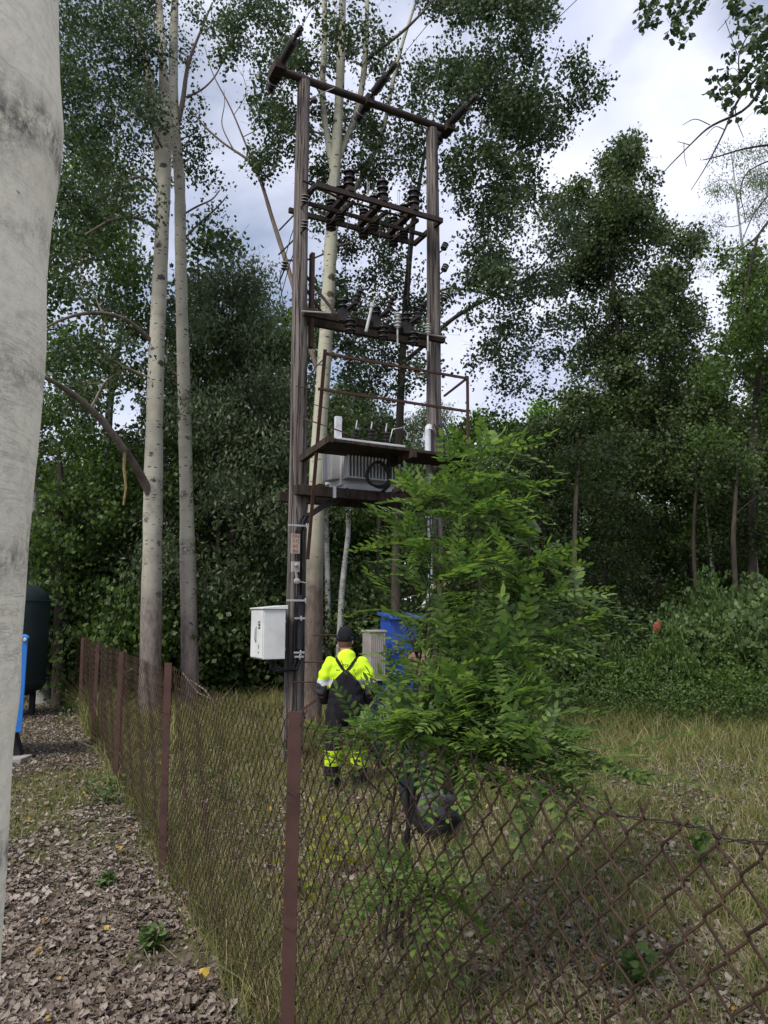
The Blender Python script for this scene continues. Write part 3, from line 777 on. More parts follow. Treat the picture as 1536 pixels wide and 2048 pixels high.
for i, (px, Y, s) in enumerate(G3):
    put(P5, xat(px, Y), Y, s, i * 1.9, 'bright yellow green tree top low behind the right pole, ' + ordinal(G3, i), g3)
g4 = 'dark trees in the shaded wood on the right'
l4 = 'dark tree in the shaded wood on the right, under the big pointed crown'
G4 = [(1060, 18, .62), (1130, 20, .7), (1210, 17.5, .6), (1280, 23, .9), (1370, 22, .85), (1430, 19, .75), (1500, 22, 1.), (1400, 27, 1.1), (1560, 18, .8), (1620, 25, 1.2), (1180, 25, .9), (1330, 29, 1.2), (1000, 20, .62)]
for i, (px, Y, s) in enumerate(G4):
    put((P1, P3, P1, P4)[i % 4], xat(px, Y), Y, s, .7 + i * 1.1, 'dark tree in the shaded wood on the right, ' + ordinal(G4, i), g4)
g5 = 'slender birches in the wood on the left'
for i, (px, Y, s) in enumerate([(170, 17, 1.1), (95, 15.5, 1.05)]):
    put(P2, xat(px, Y), Y, s, i * 2.2, ('slender birch with a dark crooked trunk behind the long leaning limb', 'slender birch beside the dark tank')[i])

# slim visible stems in the wood
def slim(px_list, label, bark, name='birch_tree', leafs=None, group=None):
    t = trunk_px(px_list, -.1)
    Y = px_list[0][2]; top = t[0][-1]
    rg = np.random.default_rng(len(label) * 7 + int(px_list[0][0]))
    cls = [(top + Vector((rg.normal() * .5, rg.normal() * .4, rg.uniform(-1.2, .8))), .5, 16) for _ in range(6)]
    make_tree(name, label, 'tree', group, [t], cls, [], bark, leafs or M['lf_dark'], 77 + int(px_list[0][0]), M['twig'], size=.08, spray=.18, limb_r=.01, sub=3, seg=8)
slim([(676, 1340, 14.5, 13), (681, 1240, 14.5, 12), (684, 1180, 14.5, 12), (690, 1120, 14.5, 10), (698, 1060, 14.5, 10), (694, 1000, 14.5, 9), (703, 900, 14.5, 7)], 'thin leaning birch directly behind the worker, white bark', M['birch'])
slim([(658, 1340, 15, 12), (656, 1180, 15, 11), (652, 1060, 15, 10), (655, 950, 15, 8)], 'thin upright birch between the middle aspen and the leaning birch', M['birch'])
slim([(1163, 1330, 14.5, 11), (1160, 1200, 14.5, 10), (1148, 1150, 14.5, 10), (1150, 1010, 14.5, 8), (1160, 880, 14.5, 6)], 'crooked grey sapling trunk right of the leafy bush', M['limb'], 'alder_tree')
slim([(1432, 1250, 18, 8), (1428, 1160, 18, 7), (1418, 1080, 18, 5), (1410, 1000, 18, 4)], 'short leaning white birch stem in the right wood', M['birch'])
slim([(1512, 1260, 17, 6), (1516, 1150, 17, 5), (1508, 1080, 17, 4)], 'hair thin pale birch stem at the right edge', M['birch'])
G5 = [(118, 15.2, 26), (440, 16, 14), (515, 17, 12), (960, 15.5, 12), (1390, 17, 10), (760, 17, 12), (1090, 18, 11), (1470, 15.5, 13)]
for i, (px, Y, wd) in enumerate(G5):
    slim([(px, 1370, Y, wd), (px + 3, 1200, Y, wd * .9), (px - 5, 1080, Y, wd * .75), (px + 4, 960, Y, wd * .5), (px, 910, Y, wd * .3)],
         'dark straight trunk at the edge of the shaded wood, ' + ordinal(G5, i), M['dark'], 'pine_tree', M['lf_dark'], 'dark trunks at the edge of the wood')

# far wood as one mass
def far_wood():
    rg = np.random.default_rng(200)
    n = 5200
    ang = rg.uniform(-1.1, 1.1, n); d = rg.uniform(38, 60, n)
    x = np.tan(ang * .62) * d * 1.15; y = d
    top = 8 + 2.4 * np.sin(x * .31) + 1.5 * np.sin(x * .83 + 1) + 2 * np.clip((x - 10) / 20, 0, 2) + 0 * x
    z = rg.uniform(.2, 1, n) ** .8 * top
    cen = np.c_[x, y, z]
    pos = np.repeat(cen, 16, 0) + rg.normal(size=(n * 16, 3)) * np.array([.7, .7, .5])
    o = obj('far_woodland', arr_mesh('far_woodland', leaves(pos, .34, rg), 4), M['lf_dark'])
    tag(o, 'far off dark woodland closing the view behind the nearer trees', 'woodland', kind='stuff')
far_wood()

# ------------------------------------------------------------------ undergrowth shrubs
def proto_shrub(name, seed, h, r, mat, leafsize, n, tpl=LEAF4, spray=.12, per=10, layered=False):
    rg = np.random.default_rng(seed)
    root = empty(name); mb = MB(); pos = []
    for i in range(9):
        a = rg.uniform(0, 6.283); q = rg.uniform(.2, 1) * r
        e = np.array([math.cos(a) * q, math.sin(a) * q, h * rg.uniform(.55, 1) * (1 - .3 * q / r)])
        path = limb_path([rg.normal() * .06, rg.normal() * .06, -.05], e, rg, .1, 6, .05)
        mb.tube([Vector(p) for p in path], list(np.linspace(.014, .004, 6)), 5, False)
    b = ball(n, rg, .4); b = b[b[:, 2] > -.75]
    lump = 1 + .22 * np.sin(b[:, 0:1] * 5 + seed) * np.cos(b[:, 1:2] * 4 + 1) + .18 * np.sin(b[:, 2:3] * 7 + seed)
    cen = b * lump * np.array([r, r, h * .5]) + np.array([0, 0, h * .5])
    cen = cen[cen[:, 2] > .05]
    pos = np.repeat(cen, per, 0) + rg.normal(size=(len(cen) * per, 3)) * spray
    if layered:
        a = np.arctan2(cen[:, 1], cen[:, 0]) + rg.normal(size=len(cen)) * .5
        dv = np.c_[np.cos(a), np.sin(a), rg.uniform(-.25, .35, len(cen))] * rg.uniform(.2, .5, (len(cen), 1))
        pos = np.repeat(cen, per, 0) + np.repeat(dv, per, 0) * rg.uniform(-.5, .7, (len(cen) * per, 1)) + rg.normal(size=(len(cen) * per, 3)) * np.array([.05, .05, .02])
    mb.build('stem', M['twig'], root, True)
    obj('foliage', arr_mesh('foliage', leaves(pos, leafsize, rg, .35, tpl, .8 if not layered else .7), len(tpl)), mat, root)
    return root
S1 = proto_shrub('shrub', 301, 2.0, 1.1, M['lf_shrub'], .085, 470, LEAF6, .12, 10, True)
S2 = proto_shrub('shrub', 302, 1.7, 1.0, M['lf_mid'], .08, 480, LEAF6, .12, 9, True)
S3 = proto_shrub('shrub', 303, 2.4, 1.3, M['lf_dark'], .09, 1100)
S4 = proto_shrub('shrub', 304, 1.2, .9, M['lf_mid'], .055, 190, spray=.16, per=7)
def puts(proto, px, Y, s, rot, label, group, sz=None):
    r = proto if id(proto) not in used else copy_tree(proto); used.add(id(proto))
    x = xat(px, Y); r.location = (x, Y, float(gz(x, Y)) - .03); r.scale = (s, s, sz or s); r.rotation_euler = (0, 0, rot)
    tag(r, label, 'shrub', group)
gl = 'pale leaved shrub in the bank of undergrowth on the right, behind the tall grass'
G6 = [(1300, 13.4, .7, .6), (1365, 14.0, .8, 1.05), (1440, 13.0, .75, .7), (1515, 13.6, .8, .95), (1580, 13, 1., 1.3), (1250, 14.4, .7, .75), (1470, 15.4, .9, 1.45), (1400, 15.4, .8, 1.25)]
for i, (px, Y, s, z) in enumerate(G6):
    puts((S1, S1, S2)[i % 3], px, Y, s, i * 1.1, 'pale leaved shrub in the undergrowth on the right, ' + ordinal(G6, i), 'pale shrubs in the right undergrowth', z)
for i, (px, Y, s, z) in enumerate([(1335, 12.9, .42, .95), (1420, 14.6, .6, 1.5), (1235, 13.2, .35, .8)]):
    puts(S2, px, Y, s, i * 2.1, ('slim light green sapling standing up from the middle of the pale shrubs', 'tallest light green sapling above the pale shrubs on the right', 'short light green sapling beside the orange scrap')[i], None, z)
gd = 'dark shrub in the undergrowth between the bush and the pale shrubs'
G7 = [(1090, 14, .9, .8), (1170, 13.6, .8, .75), (1210, 15, 1., .9), (1030, 15.5, 1., .9), (960, 15, .9, .8), (880, 16, 1., .9)]
for i, (px, Y, s, z) in enumerate(G7):
    puts((S3, S2)[i % 2], px, Y, s, 2 + i * 1.7, 'dark shrub between the feathery bush and the pale shrubs, ' + ordinal(G7, i), 'dark shrubs right of centre', z)
gt = 'low twiggy shrub with sparse small leaves along the edge of the grass'
G8 = [(1090, 12.2, .85), (1160, 12.5, .8), (1235, 12.3, .8), (1320, 12.1, .75), (1400, 11.9, .75), (1480, 12.0, .8), (1550, 11.7, .8), (1020, 12.6, .8)]
for i, (px, Y, s) in enumerate(G8):
    puts(S4, px, Y, s, 1 + i * 1.3, 'low twiggy shrub with small leaves at the grass edge, ' + ordinal(G8, i), 'low twiggy shrubs at the grass edge')
gb = 'leafy shrub behind the fence in the shade of the left aspens'
G9 = [(215, 15.8, 1.3, 1.5), (150, 16.8, 1.25, 1.5), (340, 15.8, 1.1, 1.3), (430, 15.6, 1.1, 1.2), (500, 15.5, 1.2, 1.3), (575, 16, 1.1, 1.2), (265, 14.9, .9, 1.45), (400, 17, 1.3, 1.7), (720, 16, 1.1, 1.2), (800, 16.5, 1.1, 1.2)]
for i, (px, Y, s, z) in enumerate(G9):
    puts((S2, S3, S3)[i % 3], px, Y, s, i * 1.9, 'leafy shaded shrub behind the fence and the poles, ' + ordinal(G9, i), 'shrubs behind the fence and the poles', z)

# ------------------------------------------------------------------ the bush with feather-shaped leaves
def pinnate(npair, lw, ll, droop, rg):
    """one compound leaf of length 1 along +y, returned as (leaflets,6,3)"""
    out_ = []
    base = np.array([[0, 0, 0], [.36, .25, .05], [.38, .7, .05], [0, 1, 0], [-.38, .7, .05], [-.36, .25, .05]])
    for i in range(npair):
        t = .14 + .8 * i / (npair - 1)
        size = ll * (1 - .35 * abs(t - .5) * 1.4)
        for sgn in (-1, 1):
            a = sgn * (R(72) - R(26) * t) + rg.normal() * .07
            b = base.copy(); b[:, 0] *= lw / ll; b *= size
            ca, sa = math.cos(a), math.sin(a)
            rot = np.stack([b[:, 0] * ca + b[:, 1] * sa, -b[:, 0] * sa + b[:, 1] * ca, b[:, 2] - abs(b[:, 1]) * .18 + rg.normal() * .01], 1)
            out_.append(rot + np.array([0, t, -droop * t * t]))
    b = base.copy() * ll; b[:, 0] *= lw / ll
    out_.append(b + np.array([0, 1, -droop]))
    return np.stack(out_)
def robinia():
    rg = np.random.default_rng(401)
    Y0 = 4.25
    base = Vector((.03, Y0, float(gz(.03, Y0)) - .03))
    root = empty('robinia_shrub', base)
    tag(root, 'tall bright green bush with feather shaped leaves behind the fence, hiding the blue cabinet', 'shrub')
    tg = [  # px, py, Y, number of leaves
        (985, 905, 4.6, 15), (1030, 960, 4.5, 13), (900, 960, 4.5, 14), (845, 990, 4.4, 11), (955, 1010, 4.3, 15), (1065, 1060, 4.5, 13),
        (850, 1290, 4.3, 6), (845, 1245, 4.3, 7), (875, 1340, 4.1, 9), (870, 1080, 4.3, 13), (820, 1060, 4.4, 10), (1010, 1120, 4.2, 15), (930, 1130, 4.1, 14), (840, 1150, 4.3, 9), (1060, 1180, 4.4, 13), (1180, 1230, 4.5, 13),
        (1130, 1290, 4.3, 15), (960, 1230, 4.0, 15), (1040, 1270, 4.1, 15), (800, 1225, 4.5, 4), (790, 1200, 4.4, 4), (860, 1000, 4.6, 8), (1100, 1120, 4.4, 8), (900, 1300, 4.0, 12), (860, 1240, 4.2, 9),
        (1010, 1370, 3.9, 16), (1050, 1400, 4.2, 14), (930, 1380, 3.8, 15), (860, 1370, 3.9, 12), (820, 1390, 4.1, 10), (770, 1440, 4.0, 9), (710, 1455, 4.2, 8), (670, 1450, 4.2, 5),
        (800, 1440, 3.7, 14), (870, 1440, 3.6, 15), (960, 1450, 3.6, 15), (1050, 1460, 3.7, 15), (1120, 1500, 3.5, 15), (1180, 1530, 3.4, 13), (1225, 1545, 3.3, 8),
        (1150, 1580, 3.1, 12), (1190, 1600, 3.0, 8), (1090, 1560, 3.2, 13), (1020, 1530, 3.4, 15), (950, 1530, 3.4, 14), (880, 1510, 3.5, 13), (820, 1500, 3.6, 10), (740, 1480, 3.8, 7),
        (800, 1760, 3.5, 8), (860, 1750, 3.5, 7), (750, 1740, 3.6, 6), (830, 1800, 3.4, 6), (890, 1790, 3.4, 4), (1240, 1660, 2.6, 0)]
    mb = MB(); lp = []; ld = []
    kinds = {}
    bases = [base + Vector((rg.normal() * .07, rg.normal() * .08, 0)) for _ in range(6)]
    # main upright stems
    mains = []
    for b, (px, py, Y) in zip(bases, [(950, 960, 4.5), (860, 1130, 4.4), (1040, 1230, 4.3), (780, 1400, 4.1), (1000, 1420, 3.9), (900, 1300, 4.2)]):
        e = P(px, py, Y); path = limb_path(b, e, rg, .05, 14, 0)
        # stems stay steep near the ground then lean out
        t = np.linspace(0, 1, 14)[:, None]
        path[:, :2] = np.array(b)[:2] + (path[:, :2] - np.array(b)[:2]) * (t ** .8)
        mb.tube([Vector(p) for p in path], list(np.linspace(.013, .004, 14)), 6, False)
        mains.append(path)
    allm = np.concatenate(mains)
    for px, py, Y, n in tg:
        if n == 0: continue
        e = np.array(P(px, py, Y))
        h = np.linalg.norm(allm[:, :2] - e[:2], axis=1)
        k = np.argmin(np.linalg.norm(allm - (e - np.array([0, 0, .35])), axis=1) + .3 * (allm[:, 2] > e[2]))
        path = limb_path(allm[k], e, rg, .08, 8, .12)
        mb.tube([Vector(p) for p in path], list(np.linspace(.007, .0025, 8)), 5, False)
        n = int(n * 1.4)
        tt = rg.uniform(.25, 1, n) ** .8 * 7
        i0 = np.clip(tt.astype(int), 0, 6); fr = (tt - i0)[:, None]
        q = path[i0] * (1 - fr) + path[i0 + 1] * fr
        dirb = path[-1] - path[0]; dirb = dirb / np.linalg.norm(dirb)
        d = rg.normal(size=(n, 3)) * .75 + dirb * .6; d[:, 2] = d[:, 2] * .45 + .1
        lp.append(q); ld.append(d)
    lp = np.concatenate(lp); ld = np.concatenate(ld); N = len(lp)
    ld /= np.linalg.norm(ld, axis=1, keepdims=True)
    size = rg.uniform(.22, .38, N)
    temps = [pinnate(rg.integers(7, 10),   .095 + .01 * (k % 3), .2 + .02 * (k % 2), .1 + .1 * k, rg) for k in range(6)]
    allv = []
    up = np.array([0, 0, 1.])
    for k in range(6):
        m = np.arange(N) % 6 == k
        y = ld[m]; x = np.cross(y, up + rg.normal(size=y.shape) * .28); x /= np.linalg.norm(x, axis=1, keepdims=True); z = np.cross(x, y)
        T = temps[k].reshape(-1, 3)
        v = T[None] * size[m][:, None, None]
        v = np.einsum('nkj,njc->nkc', v, np.stack([x, y, z], 1)) + lp[m][:, None]
        allv.append(v.reshape(-1, 3))
        for p, yy, zz, s in zip(lp[m], y, z, size[m]):
            pts = [Vector(p + yy * s * t - zz * 0 + zz * (-(.1 + .1 * k) * t * t * s)) for t in (0, .35, .7, 1)]
            mb.mi = 1; mb.tube(pts, [.0016, .0014, .001, .0007], 3, False); mb.mi = 0
    mb.build('stem', [M['twig'], M['lf_mid']], root)
    obj('foliage', arr_mesh('foliage', np.concatenate(allv), 6), M['lf_robinia'], root)
robinia()

# ------------------------------------------------------------------ chain-link fence
FY = lambda Y: Vector((1.09 - .48 * Y, Y, 0))
fd = Vector((-.48, 1, 0)).normalized(); fnrm = Vector((fd.y, -fd.x, 0))    # fnrm points to the right side
post_Y = [.5, 2.96, 5.4, 8.1, 10.7, 13.3, 15.9]
def fence():
    root = empty('chain_link_fence', FY(2.96))
    tag(root, 'rusty chain link fence on steel posts running from the lower right into the wood', 'fence')
    leans = [(0, 0), (.010, .0), (-.012, .012), (.006, -.01), (0, .01), (-.01, 0), (0, 0)]
    tops = [1.43, 1.43, 1.46, 1.41, 1.38, 1.4, 1.4]
    for Yp, (lx, ly), h in zip(post_Y, leans, tops):
        b = FY(Yp); b.z = float(gz(b.x, b.y)) - .1
        t = Vector((b.x + lx * h, b.y + ly * h, h))
        mb = MB()
        d = (t - b).normalized(); c = (t + b) / 2; l = (t - b).length
        q = 1.0
        mb.box(c - fnrm * .03, (.052, .006, l), (fd.cross(d).normalized() * 0 + Vector((1, 0, 0)), Vector((0, 1, 0)), d))
        mb.box(c - fnrm * .03 + Vector((-.023, .027, 0)), (.006, .048, l - .002), (Vector((1, 0, 0)), Vector((0, 1, 0)), d))
        # wire ties round the post
        po = mb.build('post', M['rust_post'], root, bevel=.001)
        tb = MB()
        for zz in (.2, .62, 1.1):
            cc = b + d * (zz + .1) - fnrm * .03 + Vector((0, .02, 0))
            ring = [cc + Vector((math.cos(a) * .034, math.sin(a) * .036, .006 * math.sin(a * 2))) for a in np.linspace(0, 6.283, 13)]
            tb = MB(); tb.tube(ring, .0014, 5, False); tb.build('wire_tie', M['rust_wire'], po)
    c = .039; hh = .0425
    y0 = post_Y[0]
    for a, b in zip(post_Y[:-1], post_Y[1:]):
        A_, B_ = FY(a), FY(b); Lp = (B_ - A_).length
        nw = int(Lp / c); V = []; F = []; base = 0
        near = a < 5
        r = .0026 if a < 2 else (.0022 if a < 5 else .0019)
        nside = 5 if near else 4
        nrow = 34
        for k in range(nw):
            u0 = k * c
            sag = (.015 if a < 1 else .035) * math.sin(math.pi * (u0 / Lp)) + .012 * math.sin(u0 * 3.3 + a)
            top = 1.40 - sag + (.085 * (1 - min(1, u0 / Lp)) + .02 * (u0 / Lp) if a < 1 else 0)
            pts = []
            for j in range(nrow + 1):
                zz = top - j * hh * (1 + .004 * math.sin(j))
                uu = u0 + (c if (j + k) % 2 else 0)
                wob = .018 * math.sin(uu * 2.1 + a) * math.sin(j * .12) + .006 * math.sin(uu * 9 + j * .3)
                off = .003 if k % 2 else -.003
                sgn = 1 if j % 2 else -1
                for e in (-.11, .11):
                    pts.append((uu - sgn * .002 * 0, wob + (off if e < 0 else -off), zz - e * hh))
            # cut end sticking out at the top
            pts[0] = (u0 + (.026 if k % 2 else .012) + .004 * math.sin(k * 2.3), pts[0][1] + .003, top + .022 + .008 * math.sin(k * 1.7))
            pts = np.array(pts)
            W = np.array(A_)[None] + pts[:, 0:1] * np.array(fd)[None] + pts[:, 1:2] * np.array(fnrm)[None] + np.array([0, 0, 1.])[None] * pts[:, 2:3]
            W[:, 2] = np.maximum(W[:, 2], -.03)
            T = np.gradient(W, axis=0); T /= np.linalg.norm(T, axis=1, keepdims=True) + 1e-9
            nn = np.array(fnrm); s1 = np.cross(T, nn); s1 /= np.linalg.norm(s1, axis=1, keepdims=True) + 1e-9; s2 = np.cross(s1, T)
            th = np.linspace(0, 2 * math.pi, nside, endpoint=False)
            ring = W[:, None] + r * (np.cos(th)[None, :, None] * s1[:, None] + np.sin(th)[None, :, None] * s2[:, None])
            V.append(ring.reshape(-1, 3)); m = len(W)
            i = base + np.arange(m * nside).reshape(m, nside); jn = np.roll(i, -1, 1)
            F.append(np.stack([i[:-1], i[1:], jn[1:], jn[:-1]], -1).reshape(-1, 4)); base += m * nside
        obj('wire_mesh', arr_mesh('wire_mesh', np.concatenate(V), 4, np.concatenate(F), True), M['rust_wire'], root)
    # slack top strand drooping behind the mesh on the near panel
    mb = MB()
    pts = []; rg = np.random.default_rng(8)
    for px, py, Y in [(960, 1535, 1.9), (1060, 1560, 1.75), (1190, 1628, 1.5), (1320, 1645, 1.33), (1395, 1658, 1.22), (1440, 1682, 1.18), (1540, 1690, 1.08), (1700, 1730, .92)]:
        pts.append(P(px, py, Y) + fnrm * .012)
    fine = []
    for i in range(len(pts) - 1):
        for t in np.linspace(0, 1, 10, endpoint=False): fine.append(pts[i].lerp(pts[i + 1], t))
    for ph in (0, math.pi):
        mb.tube([p + Vector((0, .0022 * math.cos(i * .9 + ph), .0022 * math.sin(i * .9 + ph))) for i, p in enumerate(fine)], .0013, 5, False)
    for k in (22, 33):
        mb.tube([fine[k], fine[k] + Vector((.004, 0, .004)), fine[k + 1]], [.004, .005, .004], 6)
    mb.build('tension_wire', M['steel_dark'], root)
fence()

# ------------------------------------------------------------------ pole-mounted substation
PL = Vector((-1.13, 9.5, 0)); PR = Vector((.73, 10.47, 0))
DD = (PR - PL).length; U = (PR - PL).normalized(); Nn = Vector((U.y, -U.x, 0))
Z = Vector((0, 0, 1)); AX = (U, Nn, Z)
def F_(s, t, z): return PL + U * s + Nn * t + Z * z
def ins_prof(length, r, ribs):
    pr = [(0, r * .35)]
    st = length / ribs
    for i in range(ribs):
        z = i * st
        pr += [(z + st * .08, r * .5), (z + st * .45, r * .55), (z + st * .55, r), (z + st * .72, r * .98), (z + st * .95, r * .5)]
    pr += [(length, r * .35), (length + r * .3, r * .2)]
    return pr
def substation():
    root = empty('pole_substation', F_(DD / 2, 0, 0))
    tag(root, 'old pole substation of two weathered wooden poles with crossarm, insulators, platform and railing', 'power pole')
    for base, top, rb in ((PL, 9.24, .135), (PR, 9.2, .13)):
        mb = MB(); n = 60; seg = 20; rg = np.random.default_rng(int(rb * 1000))
        # slightly faceted, split timber
        ph = rg.uniform(0, 6, 4)
        vs = []; fs = []
        for i in range(n + 1):
            z = -.3 + (top + .3) * i / n; r = rb * (1 - .33 * i / n)
            for k in range(seg):
                a = 2 * math.pi * k / seg
                rr = r * (1 + .035 * math.sin(2 * a + ph[0]) + .02 * math.sin(5 * a + ph[1] + z * .4) - (.1 if k == 3 or k == 14 else 0) + rg.normal() * .006)
                vs.append(base + Vector((rr * math.cos(a) + .01 * math.sin(z * .8 + ph[2]), rr * math.sin(a), z)))
        for i in range(n):
            for k in range(seg):
                k2 = (k + 1) % seg; fs.append((i * seg + k, i * seg + k2, (i + 1) * seg + k2, (i + 1) * seg + k))
        fs.append(tuple(n * seg + k for k in range(seg)))
        mb.add(vs, fs); mb.build('pole', M['pole'], root, True)
    # crossarm on top
    mb = MB(); z = 9.27
    mb.tube([F_(-.42, .02, z), F_(DD + .32, .02, z)], .055, 12)
    mb.box(F_(-.4, .02, z), (.16, .3, .14), AX)
    mb.box(F_(DD + .27, .02, z), (.14, .26, .12), AX)
    mb.box(F_(1.0, .02, z), (.12, .2, .14), AX)
    mb.build('crossarm', M['steel_dark'], root, True)
    mb = MB(); mb.bar(F_(.08, .12, 8.95), F_(.42, .09, 9.24), .03, .008); mb.build('brace', M['galv'], root)
    mb = MB(); mb.lathe(F_(.1, .14, 8.9), Nn, [(0, .05), (.02, .05), (.05, .02)]); mb.build('bolt', M['steel_dark'], root)
    # strain insulator strings and conductors going out towards the camera's right
    for s in (-.38, 1.0, DD + .25):
        mb = MB()
        p0 = F_(s, .08, z + .03); ax = (Nn + Z * -.03).normalized()
        mb.lathe(p0, ax, [(0, .02), (.12, .02)], 8)
        mb.lathe(p0 + ax * .12, ax, ins_prof(.42, .062, 9), 14)
        mb.lathe(p0 + ax * .56, ax, [(0, .022), (.07, .022)], 8)
        mb.lathe(p0 + ax * .63, ax, ins_prof(.16, .045, 3), 14)
        mb.build('strain_insulator', M['porcelain'], root, True)
        mb = MB(); e = p0 + ax * .8
        pts = []
        for k in range(14):
            q = k * 1.1; pts.append(e + Nn * q + Z * (-.012 * q * (14 - q) * .5))
        mb.tube(pts, .0045, 6, False); mb.build('conductor', M['steel_dark'], root)
        # pot insulator carrying the jumper on the other side
        mb = MB(); q0 = F_(s - .02, -.05, z - .02); ax2 = (-Nn * .75 - Z * .25).normalized()
        mb.lathe(q0, ax2, ins_prof(.26, .075, 4), 14)
        io = mb.build('jumper_insulator', M['porcelain'], root, True)
        mb = MB(); mb.lathe(q0 + ax2 * .105, ax2, [(0, .05), (.004, .078), (.012, .078), (.016, .05)], 14)
        mb.build('white_ring', M['porc_white'], io, True)
    # disconnector frame
    zf = 7.58
    mb = MB()
    mb.bar(F_(.1, .25, zf), F_(DD + .02, .25, zf), .05, .07)
    mb.bar(F_(.0, -.52, zf), F_(DD + .02, -.52, zf), .05, .07)
    mb.bar(F_(.1, .222, zf - .003), F_(.1, -.492, zf - .003), .05, .07)
    mb.bar(F_(DD - .01, .222, zf - .003), F_(DD - .01, -.492, zf - .003), .05, .07)
    mb.bar(F_(.13, -.12, zf - .07), F_(DD - .08, -.12, zf - .07), .04, .05)
    mb.tube([F_(-.05, .14, zf + .08), F_(.6, .05, zf + .02), F_(1.65, .05, zf + .02)], .016, 8)
    mb.build('switch_frame', M['steel_dark'], root)
    for i, s in enumerate((.62, 1.15, 1.66)):
        mb = MB()
        mb.bar(F_(s, .29, zf + .075), F_(s, -.55, zf + .075), .09, .07)
        mb.bar(F_(s + .07, .2, zf - .06), F_(s - .03, -.5, zf - .1), .04, .05)
        sw = mb.build('switch_arm', M['steel_dark'], root)
        for t, zz, up, ln, r in ((.2, zf + .11, 1, .28, .085), (-.1, zf + .11, 1, .2, .075), (-.42, zf + .11, 1, .16, .07), (-.42, zf - .04, -1, .16, .075), (-.1, zf - .1, -1, .13, .07)):
            m2 = MB(); m2.lathe(F_(s, t, zz), Z * up, ins_prof(ln, r, 3), 16)
            m2.build('insulator', M['porcelain'], sw, True)
        m2 = MB()
        for dx in (-.1, -.07):
            m2.tube([F_(s + dx, -.1, zf + .1), F_(s + dx, -.1, zf + .52)], .005, 5)
        m2.tube([F_(s, .2, zf + .4), F_(s - .05, .22, zf + .47), F_(s - .1, .2, zf + .55)], .005, 5)
        m2.tube([F_(s, .2, zf + .41), F_(s, -.1, zf + .33)], .008, 5)
        m2.build('contact_rod', M['galv'], sw)
    # small line insulators on rods at both poles
    def spool(p, ax, rodend):
        mb = MB(); mb.tube([p, rodend], .011, 8); o = mb.build('insulator_bracket', M['steel_dark'], root)
        mb = MB(); mb.lathe(p, ax, ins_prof(.12, .048, 3), 14); i_ = mb.build('insulator', M['porcelain'], o, True)
        mb = MB()
        for k in range(3): mb.lathe(p + Vector(ax).normalized() * (.026 + .04 * k), ax, [(0, .03), (.003, .0505), (.008, .0505), (.011, .03)], 14)
        mb.build('white_ring', M['porc_white'], i_, True)
    for zz in (7.3, 6.93):
        spool(F_(-.03, .18, zz), Z + Nn * .3, F_(-.13, -.55, zz - .05))
    spool(F_(-.17, -.2, 6.48), Z + Nn * .3, F_(-.14, -.5, 6.42))
    for zz in (7.22, 6.88, 6.42):
        spool(F_(DD + .12, .1, zz), (U * .5 + Z), F_(DD + .02, -.2, zz - .1))
    for zz, e in ((7.3, -.13), (6.93, -.13)):
        pass
    mb = MB()
    for k, zz in enumerate((7.4, 7.03)):
        a = F_(-.03, .18, zz - .04)
        mb.tube([a, F_(-.08, -.2, zz - .4), F_(-.14, -.45, zz - .9), F_(-.12, -.3, 5.9)], .006, 5)
    mb.build('jumper_wire', M['black_rubber'], root)
    # batten on the left pole
    mb = MB(); mb.box(F_(.17, -.02, 6.05), (.05, .09, 1.35), AX); mb.build('batten', M['rust'], root)
    # fuse crossarm: two timbers clamping the poles
    zz = 5.78
    mb = MB()
    mb.bar(F_(-.02, .17, zz), F_(DD + .08, .17, zz), .07, .1)
    mb.build('fuse_beam', M['plank'], root, bevel=.004)
    mb = MB()
    mb.bar(F_(.02, -.18, zz + .03), F_(DD + .08, -.18, zz + .03), .07, .1); mb.build('fuse_beam', M['plank'], root, bevel=.004)
    mb = MB(); mb.bar(F_(.12, -.1, 6.42), F_(.5, .1, zz + .07), .035, .035); mb.bar(F_(.12, -.12, 6.25), F_(.42, -.12, zz + .1), .03, .03)
    mb.build('brace', M['steel_dark'], root)
    mb = MB(); mb.tube([F_(-.06, .215, zz - .02), F_(.35, .225, zz + .03)], .012, 6); mb.tube([F_(1.6, .225, zz + .0), F_(DD + .08, .225, zz + .02)], .012, 6)
    mb.build('clamp_rod', M['galv'], root)
    for i, s in enumerate((.62, 1.12, 1.6)):
        mb = MB()
        ax = (Nn * .35 + Z + U * .25).normalized()
        mb.lathe(F_(s - .08, .2, zz + .05), Z, ins_prof(.22, .075, 3), 14)
        mb.lathe(F_(s + .05, .24, zz + .12), ax, ins_prof(.3, .06, 5), 14)
        mb.lathe(F_(s, .26, zz - .22), Z, ins_prof(.2, .08, 3), 14)
        mb.box(F_(s - .1, .23, zz + .02), (.12, .1, .16), AX)
        mb.bar(F_(s - .05, .1, zz + .11), F_(s - .02, .5, zz + .13), .04, .04)
        mb.build('fuse_holder', M['porcelain'], root, True)
    mb = MB(); mb.tube([F_(.84, .3, zz - .17), F_(.92, .32, zz + .2)], .022, 10); mb.tube([F_(.92, .32, zz + .19), F_(.925, .325, zz + .25)], .033, 10); mb.build('fuse_tube', M['porc_white'], root, True)
    for s, ln in ((1.33, .2), (1.82, .16)):
        mb = MB(); mb.lathe(F_(s, .3, zz - .03), Z, ins_prof(ln, .045, 4), 14); mb.tube([F_(s, .3, zz - .28), F_(s, .3, zz)], .012, 8)
        mb.tube([F_(s, .3, zz + ln), F_(s, .28, zz + ln + .1)], .005, 6)
        mb.build('surge_arrester', M['porc_white'], root, True)
    mb = MB(); mb.lathe(F_(1.5, .0, zz + .08), Z, ins_prof(.26, .06, 6), 14); mb.build('surge_arrester', M['grey_paint'], root, True)
